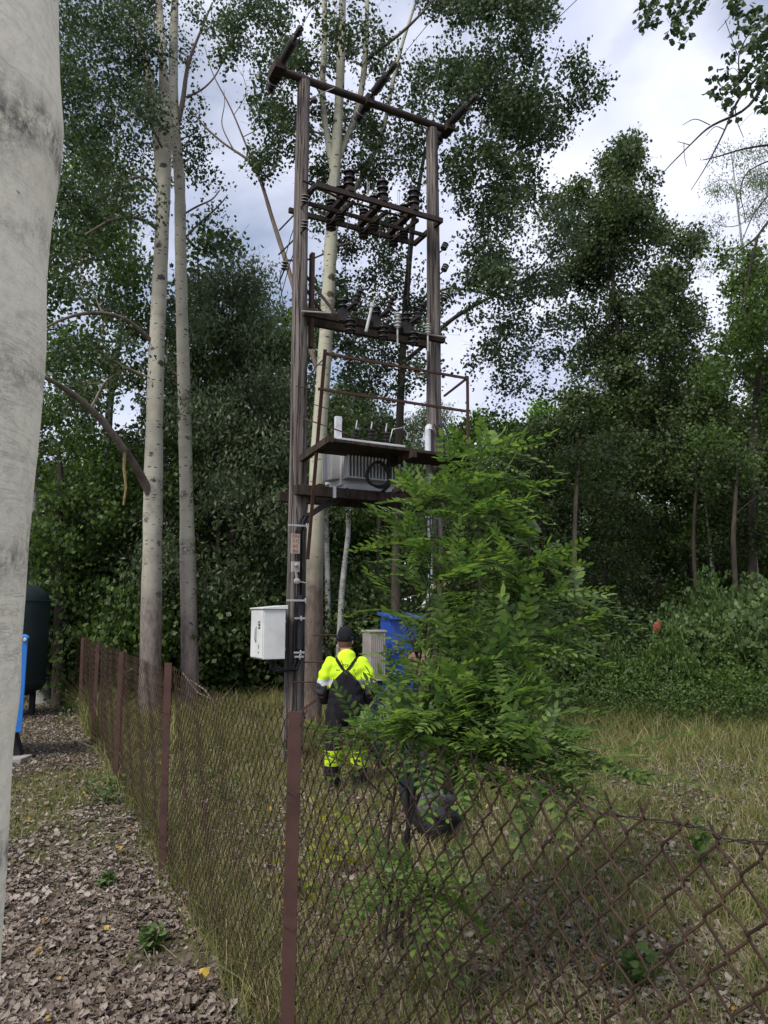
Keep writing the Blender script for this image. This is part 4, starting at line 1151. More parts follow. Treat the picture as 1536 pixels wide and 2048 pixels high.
    # thin droppers from the fuses to the transformer
    mb = MB()
    for i, s in enumerate((.62, 1.12, 1.6)):
        a = F_(s, .28, zz - .22); b = F_(.72 + i * .2, .0, 4.42)
        mid = (a + b) / 2 + U * .1
        mb.tube([a, a.lerp(mid, .5) + U * .05, mid, mid.lerp(b, .5), b], .005, 5)
        a = F_(s, .2, zf - .1); b = F_(s - .05, .2, zz + .4)
        mb.tube([a, (a + b) / 2 + Nn * .1 - U * .06, b], .005, 5)
    mb.build('jumper_wire', M['black_rubber'], root)
    # platform deck of planks on two bearers
    zp = 3.9
    deck = MB()
    for k in range(5):
        t0 = .19 + k * .145
        a, b = F_(.12 - .02 * (k % 2) , t0, zp + .02), F_(DD + .1 + .03 * (k % 3), t0, zp + .02 - .006 * k)
        deck.bar(a, b, .13, .04)
    deck.build('deck', M['plank'], root, bevel=.003)
    for a_, b_ in ((F_(-.0, .15, zp - .1), F_(.06, .95, zp + .0)), (F_(DD + .13, .1, zp - .07), F_(DD + .06, .93, zp - .05)), (F_(1.25, .1, zp - .06), F_(1.25, .9, zp - .055))):
        mb = MB(); mb.bar(a_, b_, .07, .09); mb.build('bearer', M['plank'], root, bevel=.004)
    mb = MB(); mb.bar(F_(-.05, .15, 4.35), F_(.35, .82, 4.02), .018, .018); mb.build('brace', M['rust'], root)
    # railing of rusty angle steel, its left post runs down to the pole as a strut
    mb = MB()
    tl = F_(-.02, .9, 4.97); tr = F_(DD - .02, .9, 4.97)
    mb.bar(tl, tr, .03, .03)
    mb.bar(F_(-.08, .87, 4.52), F_(DD - .04, .87, 4.52), .03, .03)
    mb.bar(tr + Z * .03, F_(DD - .02, .89, 3.95), .03, .03)
    mb.bar(F_(DD - .02, .86, 4.97), F_(DD + .1, .12, 4.95), .025, .025)
    mb.build('railing', M['rust'], root)
    mb = MB(); mb.bar(tl + Z * .04 + Nn * .03, F_(.08, .2, 2.5), .04, .03); mb.build('strut', M['rust'], root)
    mb = MB(); mb.tube([F_(-.02, .86, 4.9), F_(-.1, .8, 4.8), F_(-.17, .75, 4.6)], .008, 6); mb.build('hook', M['black_rubber'], root)
    mb = MB(); mb.tube([F_(0, .2, 4.55), F_(1.6, -.4, 4.5)], .006, 5); mb.tube([F_(-.1, .16, 4.75), F_(.15, .16, 4.75)], .008, 5); mb.build('stay_wire', M['rust'], root)
    # double timber beam that carries the transformer
    zb = 3.38
    mb = MB(); mb.bar(F_(-.1, .19, zb), F_(DD + .05, .19, zb), .1, .13); mb.build('carrier_beam', M['plank'], root, bevel=.005)
    mb = MB(); mb.bar(F_(-.1, -.45, zb), F_(DD + .05, -.45, zb), .1, .13); mb.build('carrier_beam', M['plank'], root, bevel=.005)
    mb = MB(); mb.box(F_(.42, .25, zb), (.04, .02, .15), AX); mb.build('clamp', M['galv'], root)
    mb = MB()
    for s in (.6, 1.25): mb.box(F_(s, .252, zb + .02), (.03, .02, .1), AX)
    mb.bar(F_(.3, .12, zb + .09), F_(.3, -.4, zb + .09), .08, .06); mb.bar(F_(1.5, .12, zb + .09), F_(1.5, -.4, zb + .09), .08, .06)
    mb.build('clamp', M['rust'], root)
    # cables and clamps down the left pole
    for k, (ds, dt, r) in enumerate(((-.02, .155, .02), (.035, .145, .024), (-.07, .16, .014))):
        mb = MB()
        mb.tube([F_(.42 + .08 * k, .1, 3.3), F_(.3 + .05 * k, .14, 3.22), F_(ds + .08, dt, 3.05), F_(ds, dt, 2.85), F_(ds, dt, 2.2), F_(ds + .01, dt, 1.35), F_(ds - .06, dt, 1.14), F_(-.2 - .05 * k, .12, 1.12), F_(-.33 - .02 * k, .05, 1.24)], r, 8)
        mb.build('cable', M['black_rubber'], root, True)
    mb = MB(); mb.tube([F_(.005, .165, 2.05), F_(.005, .165, 1.38)], .047, 12); mb.build('cable_guard', M['black_rubber'], root, True)
    for zc, w_ in ((2.92, .25), (1.98, .25), (1.76, .14), (1.34, .14), (1.29, .12)):
        mb = MB(); mb.box(F_(-.07 if w_ > .2 else -.02, .215, zc), (w_, .02, .024), AX); mb.tube([F_(-.07 + w_ / 2, .215, zc - .03), F_(-.07 + w_ / 2, .215, zc + .03)], .012, 8)
        mb.build('cable_clamp', M['galv'], root, bevel=.002)
    # number plate with red lettering
    mb = MB(); mb.box(F_(-.09, .206, 2.69), (.12, .008, .25), AX); sg = mb.build('sign', M['sign'], root, bevel=.001)
    txt_plate(['ON', 'V.C', 'A0', 'IIIII'], F_(-.09, .2115, 2.69), .12, .25, M['red_ink'], sg)
    mb = MB(); mb.box(F_(-.08, .19, 2.4), (.1, .05, .13), AX); mb.lathe(F_(-.08, .215, 2.42), Nn, [(0, .025), (.02, .025), (.03, .01)], 10); mb.lathe(F_(-.06, .19, 2.22), Nn, [(0, .04), (.04, .035), (.05, .01)], 12)
    mb.tube([F_(-.08, .21, 2.34), F_(-.06, .2, 2.25)], .018, 8); mb.tube([F_(-.06, .2, 2.22), F_(.06, .2, 2.2)], .01, 6)
    mb.build('relay_box', M['ribgrey'], root, True)
    # climbing irons
    mb = MB()
    for zc, a, b in ((1.55, .22, .5), (1.22, .1, .32), (.98, -.05, .3)):
        mb.tube([F_(a - .05, .18, zc), F_(b, .24, zc)], .009, 6)
    mb.bar(F_(.0, .19, .62), F_(.3, .35, .85), .04, .03)
    mb.build('step_iron', M['rust'], root)
    # white conduit down the right pole, ending over the blue cabinet
    mb = MB()
    mb.tube([F_(DD - .17, .1, 4.42), F_(DD - .17, .1, 3.98)], .045, 12)
    mb.lathe(F_(DD - .15, .1, 4.42), Z, [(0, .06), (.05, .055), (.08, .03), (.09, .005)], 12)
    mb.build('cable_cover', M['conduit'], root, True)
    mb = MB()
    a = [(DD - .19, 3.97), (DD - .18, 3.6), (DD - .17, 3.2), (DD - .18, 2.9), (DD - .16, 2.6), (DD - .17, 2.35), (DD - .14, 2.22), (DD - .2, 2.05), (DD - .3, 1.9)]
    mb.tube([F_(s, .13, z_) for s, z_ in a], [.03, .03, .03, .028, .026, .032, .035, .03, .026], 10)
    mb.build('conduit', M['conduit'], root, True)
    for k in range(3):
        mb = MB()
        s0 = DD - .12 + .08 * k
        mb.tube([F_(s0 - .02, .14, 4.42), F_(s0 + .02, .16, 4.5), F_(s0 + .1, .16, 4.35), F_(s0 + .12, .16, 4.1), F_(s0 + .02, .16, 3.97)], .011, 8)
        mb.build('cable', M['black_rubber'], root, True)
    # steps and knots on the right pole
    mb = MB(); mb.box(F_(DD - .02, .13, 2.3), (.16, .05, .36), AX); mb.build('splice_board', M['rust'], root, bevel=.004)

def txt_plate(lines, c, w_, h_, mat, parent, ax=None):
    """small real lettering on a plate facing Nn"""
    rows = len(lines)
    for i, t in enumerate(lines):
        cu = bpy.data.curves.new('lettering', 'FONT'); cu.body = t; cu.size = h_ / rows * .95; cu.extrude = .0008
        cu.align_x = 'CENTER'; cu.align_y = 'CENTER'
        o = bpy.data.objects.new('lettering', cu); sc.collection.objects.link(o)
        bpy.context.view_layer.update()
        me = bpy.data.meshes.new_from_object(o.evaluated_get(bpy.context.evaluated_depsgraph_get()))
        bpy.data.objects.remove(o)
        x, z = (ax or (U, Z)); y = z.cross(x) * 1
        xs = [v.co.x for v in me.vertices]
        k = min(1, w_ * .86 / (max(xs) - min(xs) + 1e-6)) if xs else 1
        for v in me.vertices:
            v.co = c + x * v.co.x * k + z * (v.co.y * k + h_ * (.5 - (i + .5) / rows)) + x.cross(z) * v.co.z
        obj('lettering', me, mat, parent)
substation()

def transformer():
    root = empty('transformer', F_(.98, -.15, 3.5))
    tag(root, 'pale grey ribbed transformer hanging behind the platform between the poles', 'transformer')
    z0, z1 = 3.52, 4.1
    mb = MB(); mb.box(F_(1.0, -.14, (z0 + z1) / 2), (.8, .42, z1 - z0), AX); mb.build('tank', M['grey_paint'], root, bevel=.006)
    mb = MB()
    for k in range(16):
        s = .6 + .8 * (k + .5) / 16
        mb.box(F_(s, .16, 3.84), (.016, .18, .46), AX); mb.box(F_(s, -.44, 3.84), (.016, .18, .46), AX)
    mb.box(F_(1.0, .16, 3.6), (.8, .2, .016), AX)
    for k in range(7):
        t = -.32 + .36 * (k + .5) / 7
        mb.box(F_(.54, t, 3.84), (.12, .016, .46), AX); mb.box(F_(1.46, t, 3.84), (.12, .016, .46), AX)
    mb.build('cooling_fins', M['grey_paint'], root)
    mb = MB(); mb.box(F_(1.0, -.12, 4.115), (1.02, .62, .03), AX); mb.build('lid', M['grey_paint'], root, bevel=.004)
    for i, (s, t) in enumerate(((.62, -.02), (.84, .0), (1.06, .02), (1.28, .04))):
        mb = MB(); mb.lathe(F_(s, t, 4.14), Z + Nn * .15, ins_prof(.2 - .02 * (i % 2), .055, 4), 14); b = mb.build('bushing', M['porcelain'], root, True)
        mb = MB(); mb.tube([F_(s, t, 4.33), F_(s + .02, t, 4.45)], .01, 8); mb.build('terminal', M['galv'], b)
    mb = MB(); mb.box(F_(.55, .05, 4.3), (.09, .06, .3), AX); mb.build('oil_gauge', M['conduit'], root, bevel=.004)
    mb = MB(); mb.tube([F_(1.36, 0, 4.2), F_(1.4, .02, 4.38), F_(1.55, .05, 4.42), F_(1.62, .06, 4.34), F_(1.6, .06, 4.25)], .008, 8); mb.build('lifting_handle', M['galv'], root, True)
    mb = MB(); mb.box(F_(.98, -.12, 3.49), (.7, .5, .08), AX); mb.build('base', M['grey_paint'], root, bevel=.004)
transformer()

def coil():
    c = F_(.98, .4, 3.63)
    root = empty('coiled_cable', c); tag(root, 'coil of thick black cable hanging in front of the transformer', 'cable')
    mb = MB(); pts = []
    for k in range(110):
        a = k / 110 * 2 * math.pi * 4.0 + 1.2; r = .155 + .012 * math.sin(k * .7) + .006 * (k // 28)
        pts.append(c + U * r * math.cos(a) + Z * r * math.sin(a) + Nn * (.012 * math.sin(a * .27 + k * .1)))
    mb.tube(pts, .014, 8); mb.build('loop', M['black_rubber'], root, True)
    mb = MB(); mb.tube([F_(1.12, .4, 3.9), F_(1.16, .4, 3.72), F_(1.15, .38, 3.5), F_(1.08, .3, 3.42)], .022, 8)
    mb.tube([F_(1.12, .4, 3.88), F_(1.3, .36, 3.86), F_(1.48, .34, 3.74)], .014, 8)
    mb.tube([F_(1.2, .38, 3.88), F_(1.36, .36, 3.83), F_(1.42, .34, 3.72)], .014, 8)
    mb.build('tail', M['black_rubber'], root, True)
coil()

# ------------------------------------------------------------------ white distribution box on the left pole
def white_box():
    root = empty('distribution_box', F_(-.36, .03, 1.26))
    tag(root, 'white metal electricity box fixed to the left wooden pole', 'electrical box')
    s0, s1, t0, t1, z0, z1 = -.5, -.22, -.22, .26, 1.27, 1.87
    mb = MB(); mb.box(F_((s0 + s1) / 2, (t0 + t1) / 2, (z0 + z1) / 2), (s1 - s0, t1 - t0, z1 - z0), AX); mb.build('body', M['whitebox'], root, bevel=.006)
    # sloping lid
    mb = MB(); e = .02
    v = [F_(s0 - e, t0 - e, z1 + .003), F_(s1 + e, t0 - e, z1 + .003), F_(s1 + e, t1 + e, z1 + .003), F_(s0 - e, t1 + e, z1 + .003), F_(s0 - e, t0 - e, z1 + .02), F_(s1 + e, t0 - e, z1 + .05), F_(s1 + e, t1 + e, z1 + .05), F_(s0 - e, t1 + e, z1 + .02)]
    mb.add(v, [(3, 2, 1, 0), (4, 5, 6, 7), (0, 1, 5, 4), (1, 2, 6, 5), (2, 3, 7, 6), (3, 0, 4, 7)]); mb.build('lid', M['whitebox'], root, bevel=.003)
    mb = MB(); mb.box(F_(s0 - .006, (t0 + t1) / 2, (z0 + z1) / 2), (.01, t1 - t0 - .03, z1 - z0 - .03), AX); d = mb.build('door', M['whitebox'], root, bevel=.003)
    mb = MB(); x = s0 - .03; t = .03
    mb.tube([F_(s0 - .01, t, 1.66), F_(x, t, 1.64), F_(x, t, 1.5), F_(s0 - .01, t - .02, 1.47)], .009, 8); mb.build('handle', M['galv'], d, True)
    mb = MB(); mb.box(F_(s0 - .013, .13, 1.68), (.003, .07, .09), AX); ic = mb.build('warning_mark', M['ink'], d)
    mb = MB(); mb.box(F_(s0 - .016, .13, 1.66), (.003, .035, .02), AX); mb.box(F_(s0 - .016, .14, 1.7), (.003, .03, .018), AX); mb.build('symbol', M['whitebox'], ic)
    mb = MB(); mb.box(F_(s0 - .013, .12, 1.42), (.003, .012, .05), AX); mb.box(F_(s0 - .013, .12, 1.35), (.003, .02, .02), AX); mb.build('lock_mark', M['ink'], d)
    mb = MB(); mb.lathe(F_(-.34, .1, 1.27), -Z, [(0, .04), (.05, .04), (.06, .02), (.12, .02)], 12); mb.build('cable_gland', M['black_rubber'], root, True)
    mb = MB(); mb.box(F_(-.17, .0, 1.72), (.09, .06, .03), AX); mb.box(F_(-.17, .0, 1.38), (.09, .06, .03), AX); mb.build('bracket', M['galv'], root)
white_box()

# ------------------------------------------------------------------ cabinets behind the bush
def ribbed_cabinet():
    root = empty('ribbed_cabinet', (-.02, 9.0, 1.0))
    tag(root, 'grey vertically ribbed box beside the worker, in front of the blue cabinet', 'cabinet')
    ax = (Vector((.93, .36, 0)), Vector((.36, -.93, 0)), Z)
    c = P(752, 1311, 9.1)
    c = c + ax[1] * -.12 + ax[0] * .02
    w_, d_, h_ = .2, .24, .56
    mb = MB(); mb.box(c, (w_, d_, h_), ax); mb.build('body', M['ribgrey'], root, bevel=.004)
    mb = MB()
    for k in range(8):
        mb.box(c + ax[0] * (-w_ / 2 + w_ * (k + .5) / 8) + ax[1] * (d_ / 2 + .004), (w_ / 16, .012, h_ - .02), ax)
    for k in range(9):
        mb.box(c + ax[1] * (-d_ / 2 + d_ * (k + .5) / 9) - ax[0] * (w_ / 2 + .004), (.012, d_ / 18, h_ - .02), ax)
    mb.build('ribs', M['ribgrey'], root)
    mb = MB(); mb.box(c + Z * (h_ / 2 + .01), (w_ + .04, d_ + .04, .025), ax); mb.build('cap', M['ribgrey'], root, bevel=.004)
    mb = MB(); mb.box(c - Z * (h_ / 2 + .01), (w_ + .03, d_ + .03, .022), ax); mb.build('bottom_rail', M['ribgrey'], root, bevel=.004)
    mb = MB(); mb.box(Vector((c.x + .03, c.y + .05, (c.z - h_ / 2 - .02) / 2)), (.12, .1, c.z - h_ / 2 - .02), ax); mb.build('leg', M['navy'], root, bevel=.004)
ribbed_cabinet()
def blue_cabinet():
    root = empty('blue_cabinet', (.3, 9.75, 0))
    tag(root, 'blue metal cabinet with a padlock, half hidden behind the feathery bush', 'cabinet')
    ax = (Vector((.93, .36, 0)), Vector((.36, -.93, 0)), Z)
    fl = P(781, 1300, 9.4); w_, d_ = .36, .36; z0, z1 = .65, 1.77
    c = Vector((fl.x, fl.y, 0)) + ax[0] * (w_ / 2) - ax[1] * (d_ / 2); c.z = (z0 + z1) / 2
    mb = MB(); mb.box(c, (w_, d_, z1 - z0), ax); mb.build('body', M['blue'], root, bevel=.006)
    mb = MB(); mb.box(c + ax[1] * (d_ / 2 + .008), (w_ - .03, .014, z1 - z0 - .04), ax); d = mb.build('door', M['blue'], root, bevel=.004)
    mb = MB(); q = c + Z * ((z1 - z0) / 2 + .02) + ax[1] * .05
    mb.box(q, (w_ + .08, d_ + .14, .03), (ax[0], (ax[1] - Z * .12).normalized(), Z)); mb.build('roof', M['blue'], root, bevel=.004)
    mb = MB(); q = c + ax[1] * (d_ / 2 + .03); q = q - ax[0] * (w_ / 2 - .07)
    mb.tube([q + Z * .28, q + Z * .2 - ax[0] * .0], .012, 8); mb.build('handle', M['galv'], d, True)
    mb = MB(); q2 = q + Z * (1.36 - c.z)
    mb.box(q2, (.05, .02, .05), ax)
    ring = [q2 + Z * .024 + ax[0] * .017 * math.cos(a) + Z * .035 * math.sin(a) for a in np.linspace(0, math.pi, 9)]
    mb.tube(ring, .005, 6); mb.build('padlock', M['galv'], d, True)
    for i in (-1, 1):
        for j in (-1, 1):
            mb = MB(); mb.box(Vector((c.x, c.y, z0 / 2)) + ax[0] * i * (w_ / 2 - .03) + ax[1] * j * (d_ / 2 - .03), (.04, .04, z0), ax); mb.build('leg', M['navy'], root)
blue_cabinet()
def brown_board():
    root = P(845, 1320, 8.9)
    mb = MB(); vs = []
    c = P(842, 1325, 9.0)
    ax = (Vector((.96, .28, 0)), Vector((.27, -.9, .3)).normalized(), Vector((-.1, .3, .95)).normalized())
    mb.box(c, (.3, .03, .3), ax); mb.box(Vector((c.x, c.y + .08, (c.z - .2) / 2)), (.05, .05, c.z - .2))
    o = mb.build('brown_board', M['brownboard'], None, bevel=.004); tag(o, 'pinkish brown board half hidden by leaves beside the blue cabinet', 'board')
brown_board()

# ------------------------------------------------------------------ sacks and things on the ground
def sack(name, label, cat, c, r, mat, seed, squash=.7, fold=.18):
    rg = np.random.default_rng(seed); n, m = 40, 28
    ph = rg.uniform(0, 6.28, 8); vs = []
    for i in range(m + 1):
        v = math.pi * i / m
        for k in range(n):
            u = 2 * math.pi * k / n
            d = Vector((math.sin(v) * math.cos(u), math.sin(v) * math.sin(u), math.cos(v)))
            f = 1 + fold * (.5 * math.sin(3 * u + ph[0] + 2 * d.z) + .3 * math.sin(7 * u + ph[1] + 5 * d.z) + .25 * math.sin(9 * d.z + ph[2] + 2 * u) + .22 * abs(math.sin(11 * d.x + ph[3] + 4 * d.y)))
            p = Vector((d.x * r[0], d.y * r[1], d.z * r[2])) * f
            p.z = max(p.z, -r[2] * squash); vs.append(Vector(c) + p)
    fs = [(i * n + k, i * n + (k + 1) % n, (i + 1) * n + (k + 1) % n, (i + 1) * n + k) for i in range(m) for k in range(n)]
    mb = MB(); mb.add(vs, fs); o = mb.build(name, mat, None, True); tag(o, label, cat)
    return o
p = P(868, 1615, 6.4); sack('black_bag', 'crumpled black plastic bag on the grass behind the bush stems', 'bag', (p.x, p.y, .19), (.19, .15, .2), M['black_bag'], 61, .95, .22)
p = P(843, 1530, 6.6); sack('dark_bundle', 'dark green black bundle behind the bush, above the black bag', 'bundle', (p.x, p.y + .5, .32), (.17, .15, .36), M['tank'], 62, .9, .2)
p = P(893, 1388, 7.6); sack('blue_sack', 'dark navy blue sack glimpsed through the leaves right of the blue cabinet', 'sack', (p.x, p.y, .82), (.17, .15, .16), M['navy'], 63, .9, .2)
mb = MB(); mb.box((p.x, p.y + .02, .33), (.3, .26, .68)); o = mb.build('wooden_crate', M['plank'], None, bevel=.01); tag(o, 'dark wooden crate under the navy blue sack, hidden by leaves', 'crate')

# ------------------------------------------------------------------ blue container and tank at the left
def left_things():
    root = empty('blue_container', (-5.2, 9.7, 0)); tag(root, 'bright blue container edge seen behind the near aspen trunk', 'container')
    xr = (56 - 768) / FPX * (9.2 * math.cos(PITCH) - .3 * math.sin(PITCH))
    ca = (Vector((.89, .46, 0)), Vector((-.46, .89, 0)), Z); cc_ = Vector((xr, 9.2, 0)) - ca[0] * .75 + ca[1] * .5
    mb = MB(); mb.box(cc_ + Z * .96, (1.5, 1.0, 1.12), ca); mb.build('body', M['bright_blue'], root, bevel=.01)
    mb = MB(); mb.box(cc_ + Z * 1.53, (1.52, 1.03, .03), ca); mb.build('lid', M['bright_blue'], root, bevel=.006)
    mb = MB(); mb.lathe((xr - .02, 9.17, 1.5), (0, -1, 0), [(0, .025), (.01, .025), (.02, .015)], 12); mb.build('bolt', M['galv'], root, True)
    for dx in (-.12, -1.35):
        mb = MB(); mb.add([(xr + dx - .12, 9.25, .05), (xr + dx + .12, 9.25, .05), (xr + dx, 9.25, .41), (xr + dx - .12, 9.35, .05), (xr + dx + .12, 9.35, .05), (xr + dx, 9.35, .41)], [(0, 1, 2), (5, 4, 3), (0, 3, 4, 1), (1, 4, 5, 2), (2, 5, 3, 0)])
        mb.build('foot', M['black_rubber'], root)
    mb = MB(); mb.box((xr - .12, 9.2, .02), (.4, .3, .2)); o = mb.build('concrete_block', M['concrete'], None, bevel=.01); tag(o, 'pale concrete block under the corner of the blue container', 'block')
    # tank
    root = empty('storage_tank', (-6.9, 14.2, 0)); tag(root, 'upright dark green storage tank with domed top at the left', 'tank')
    Yt = 13.4; xe = (92 - 768) / FPX * Yt * .99; r = .75
    mb = MB(); mb.lathe((xe - r, Yt, .35), Z, [(0, .1), (.05, .5), (.15, .7), (.25, r), (1.7, r), (1.85, .69), (1.97, .5), (2.04, .2), (2.05, .01)], 40); mb.build('body', M['tank'], root, True)
    for z_ in (.62, 2.03):
        mb = MB(); mb.lathe((xe - r, Yt, z_), Z, [(0, r), (.005, r + .012), (.03, r + .012), (.035, r)], 40); mb.build('seam_ring', M['tank'], root, True)
    for a in (.3, 1.9, 3.5, 5.1):
        mb = MB(); mb.box((xe - r + .55 * math.cos(a), Yt + .55 * math.sin(a), .3), (.08, .08, .6)); mb.build('leg', M['tank'], root)
left_things()
p = P(1238, 1250, 15.0); sack('orange_litter', 'small orange plastic scrap hanging in the undergrowth on the right', 'scrap', (p.x, 12.9, 1.6), (.065, .02, .075), M['orange'], 64, .9, .35)

# ------------------------------------------------------------------ worker
def blob(chains, voxel=.012, smooth=6):
    """chains of (point, (rx, ry)) -> one continuous surface by voxel remesh"""
    mb = MB()
    for ch in chains:
        pts = [Vector(p) for p, _ in ch]; n = len(pts); seg = 20; vs = []; fs = []
        dense = []; 
        for i in range(n - 1):
            for t in np.linspace(0, 1, 5, endpoint=(i == n - 2)):
                r0, r1 = ch[i][1], ch[i + 1][1]
                dense.append((pts[i].lerp(pts[i + 1], t), r0[0] + (r1[0] - r0[0]) * t, r0[1] + (r1[1] - r0[1]) * t))
        m = len(dense)
        d0 = dense[0][0] - dense[1][0]; d1 = dense[-1][0] - dense[-2][0]
        rr0, rr1 = min(dense[0][1:]), min(dense[-1][1:])
        dense = [(dense[0][0] + d0.normalized() * rr0 * f, dense[0][1] * g, dense[0][2] * g) for f, g in ((.95, .3), (.8, .6), (.5, .86))] + dense + \
                [(dense[-1][0] + d1.normalized() * rr1 * f, dense[-1][1] * g, dense[-1][2] * g) for f, g in ((.5, .86), (.8, .6), (.95, .3))]
        m = len(dense); X0 = None
        for i, (p_, a, b) in enumerate(dense):
            d = (dense[min(i + 1, m - 1)][0] - dense[max(i - 1, 0)][0]).normalized()
            ref = Vector((1, 0, 0)) if abs(d.x) < .85 else Vector((0, 1, 0))
            x = (ref - d * ref.dot(d)).normalized(); y = d.cross(x)
            for k in range(seg):
                t = 2 * math.pi * k / seg; vs.append(p_ + x * a * math.cos(t) + y * b * math.sin(t))
        fs = [(i * seg + k, i * seg + (k + 1) % seg, (i + 1) * seg + (k + 1) % seg, (i + 1) * seg + k) for i in range(m - 1) for k in range(seg)]
        fs += [tuple(range(seg))[::-1], tuple((m - 1) * seg + k for k in range(seg))]
        mb.add(vs, fs)
    me = bpy.data.meshes.new('t'); me.from_pydata(mb.v, [], mb.f)
    o = bpy.data.objects.new('t', me); sc.collection.objects.link(o)
    r = o.modifiers.new('r', 'REMESH'); r.mode = 'VOXEL'; r.voxel_size = voxel; r.use_smooth_shade = True
    s = o.modifiers.new('s', 'SMOOTH'); s.factor = .5; s.iterations = smooth
    bpy.context.view_layer.update()
    res = bpy.data.meshes.new_from_object(o.evaluated_get(bpy.context.evaluated_depsgraph_get()))
    bpy.data.objects.remove(o)
    return res
def shell(me, keep, off, thick=.004):
    """cloth layer: the faces of me for which keep(co) holds, pushed out"""
    me.update(); co = np.array([v.co[:] for v in me.vertices]); no = np.array([v.normal[:] for v in me.vertices])
    F = [tuple(p_.vertices) for p_ in me.polygons if keep(p_.center, p_.normal)]
    idx = sorted({i for f in F for i in f}); mp_ = {j: i for i, j in enumerate(idx)}
    V = co[idx] + no[idx] * off
    m2 = bpy.data.meshes.new('shell'); m2.from_pydata(V.tolist(), [], [[mp_[i] for i in f] for f in F])
    m2.polygons.foreach_set('use_smooth', [True] * len(m2.polygons))
    return m2
def worker():
    # local frame: x right in the picture, y away from the camera (he faces away), z up, feet at 0
    ox, oy = (694 - 768) / FPX * 8.1, 8.1
    base = Vector((ox, oy, float(gz(ox, oy))))
    root = empty('person', base)
    tag(root, 'worker seen from behind in a yellow high visibility shirt, black bib overalls and dark cap', 'person')
    W = lambda x, y, z: base + Vector((x, y, z))
    H = lambda *a: a
    hip_z, sh_z = .84, 1.32
    torso = [(W(0, .0, .80), (.165, .12)), (W(0, .0, .92), (.17, .125)), (W(0, .01, 1.05), (.165, .12)), (W(0, .03, 1.2), (.18, .125)), (W(0, .05, 1.3), (.165, .11)), (W(0, .06, 1.37), (.09, .08))]
    neck = [(W(0, .06, 1.33), (.065, .065)), (W(-.01, .09, 1.45), (.058, .06))]
    head = [(W(-.015, .115, 1.475), (.066, .085)), (W(-.02, .125, 1.53), (.076, .096)), (W(-.02, .12, 1.575), (.07, .09))]
    legs = [[(W(sx * .09, .0, .82), (.1, .11)), (W(sx * .115, .0, .62), (.088, .095)), (W(sx * .13, -.02, .44), (.066, .07)), (W(sx * .14, .0, .25), (.058, .06)), (W(sx * .145, .02, .09), (.045, .05))] for sx in (-1, 1)]
    feet = [[(W(sx * .145, .0, .055), (.045, .04)), (W(sx * .16, .2, .045), (.045, .032))] for sx in (-1, 1)]
    def arm(sx): return [(W(sx * .165, .05, 1.305), (.066, .07)), (W(sx * .225, .02, 1.2), (.056, .06)), (W(sx * .262, -.02, 1.03), (.046, .05)), (W(sx * .24, .1, .93), (.042, .042)), (W(sx * .15, .26, .93), (.032, .032))]
    hands = [[(W(sx * .15, .27, .93), (.03, .022)), (W(sx * .1, .33, .94), (.042, .018))] for sx in (-1, 1)]
    fingers = []
    for sx in (-1, 1):
        for k in range(4):
            a = W(sx * .1, .345, .965 - .02 * k)
            fingers.append([(a, (.009, .009)), (a + Vector((-sx * .03, .03 - .003 * k, -.004)), (.009, .009)), (a + Vector((-sx * .055 + sx * .004 * k, .025, -.02)), (.0085, .0085))])
        a = W(sx * .125, .31, .965); fingers.append([(a, (.011, .011)), (a + Vector((-sx * .02, .01, .03)), (.01, .01)), (a + Vector((-sx * .045, .025, .035)), (.009, .009))])
    nose = [[(W(-.03, .215, 1.53), (.012, .014)), (W(-.03, .232, 1.505), (.014, .014))]]
    ears = [[(W(-.02 + sx * .079, .115, 1.52), (.009, .02)), (W(-.02 + sx * .083, .112, 1.545), (.009, .018))] for sx in (-1, 1)]
    body = blob([torso, neck, head, arm(-1), arm(1)] + legs + feet + hands + fingers + nose + ears, .0075, 3)
    obj('body', body, M['skin'], root)
    # face: eyes and mouth (turned away from the camera)
    mb = MB()
    for sx in (-1, 1): mb.lathe(W(-.03 + sx * .03, .206, 1.545), (0, 1, 0), [(0, .012), (.006, .01), (.01, .004)], 10)
    mb.build('eye', M['ink'], root, True)
    mb = MB(); mb.tube([W(-.052, .208, 1.475), W(-.03, .216, 1.472), W(-.008, .208, 1.475)], .004, 6); mb.build('mouth', M['red_ink'], root, True)
    # hair
    hm = blob([[(W(-.018, .105, 1.50), (.072, .083)), (W(-.02, .118, 1.575), (.078, .096))]], .01, 3)
    hm = shell(hm, lambda c, n: c.y < base.y + .13 and c.z > base.z + 1.485, .002); obj('hair', hm, M['hair'], root)
    # shirt
    def fat(ch, d): return [(p_, (a + d, b + d)) for p_, (a, b) in ch]
    up = [fat(arm(sx), .016)[:3] for sx in (-1, 1)]
    tor = fat(torso, .018)
    folds = []
    shirt = blob([tor] + up, .008, 4)
    co = np.array([v.co[:] for v in shirt.vertices]); l = co - np.array(base)
    rg = np.random.default_rng(71)
    d = .004 * np.sin(l[:, 2] * 60 + 9 * l[:, 0] + 2 * np.sin(l[:, 0] * 21)) * (np.abs(l[:, 0]) > .1) + .003 * np.sin(l[:, 2] * 33 - 26 * l[:, 0]) + .003 * np.sin(l[:, 0] * 55 + l[:, 2] * 14)
    no = np.array([v.normal[:] for v in shirt.vertices]); co2 = co + no * d[:, None]
    shirt.vertices.foreach_set('co', co2.ravel().astype(np.float32)); shirt.update()
    so_ = obj('shirt', shirt, [M['hivis'], M['reflective'], M['sleeve']], root)
    mi = []
    for p_ in shirt.polygons:
        c = p_.center - base
        armz = abs(c.x) > .2
        if armz:
            mi.append(0 if c.z > 1.145 else (1 if c.z > 1.085 else 2))
        else:
            mi.append(1 if 1.09 < c.z < 1.15 else (0 if c.z > .95 else 2))
    shirt.polygons.foreach_set('material_index', mi)
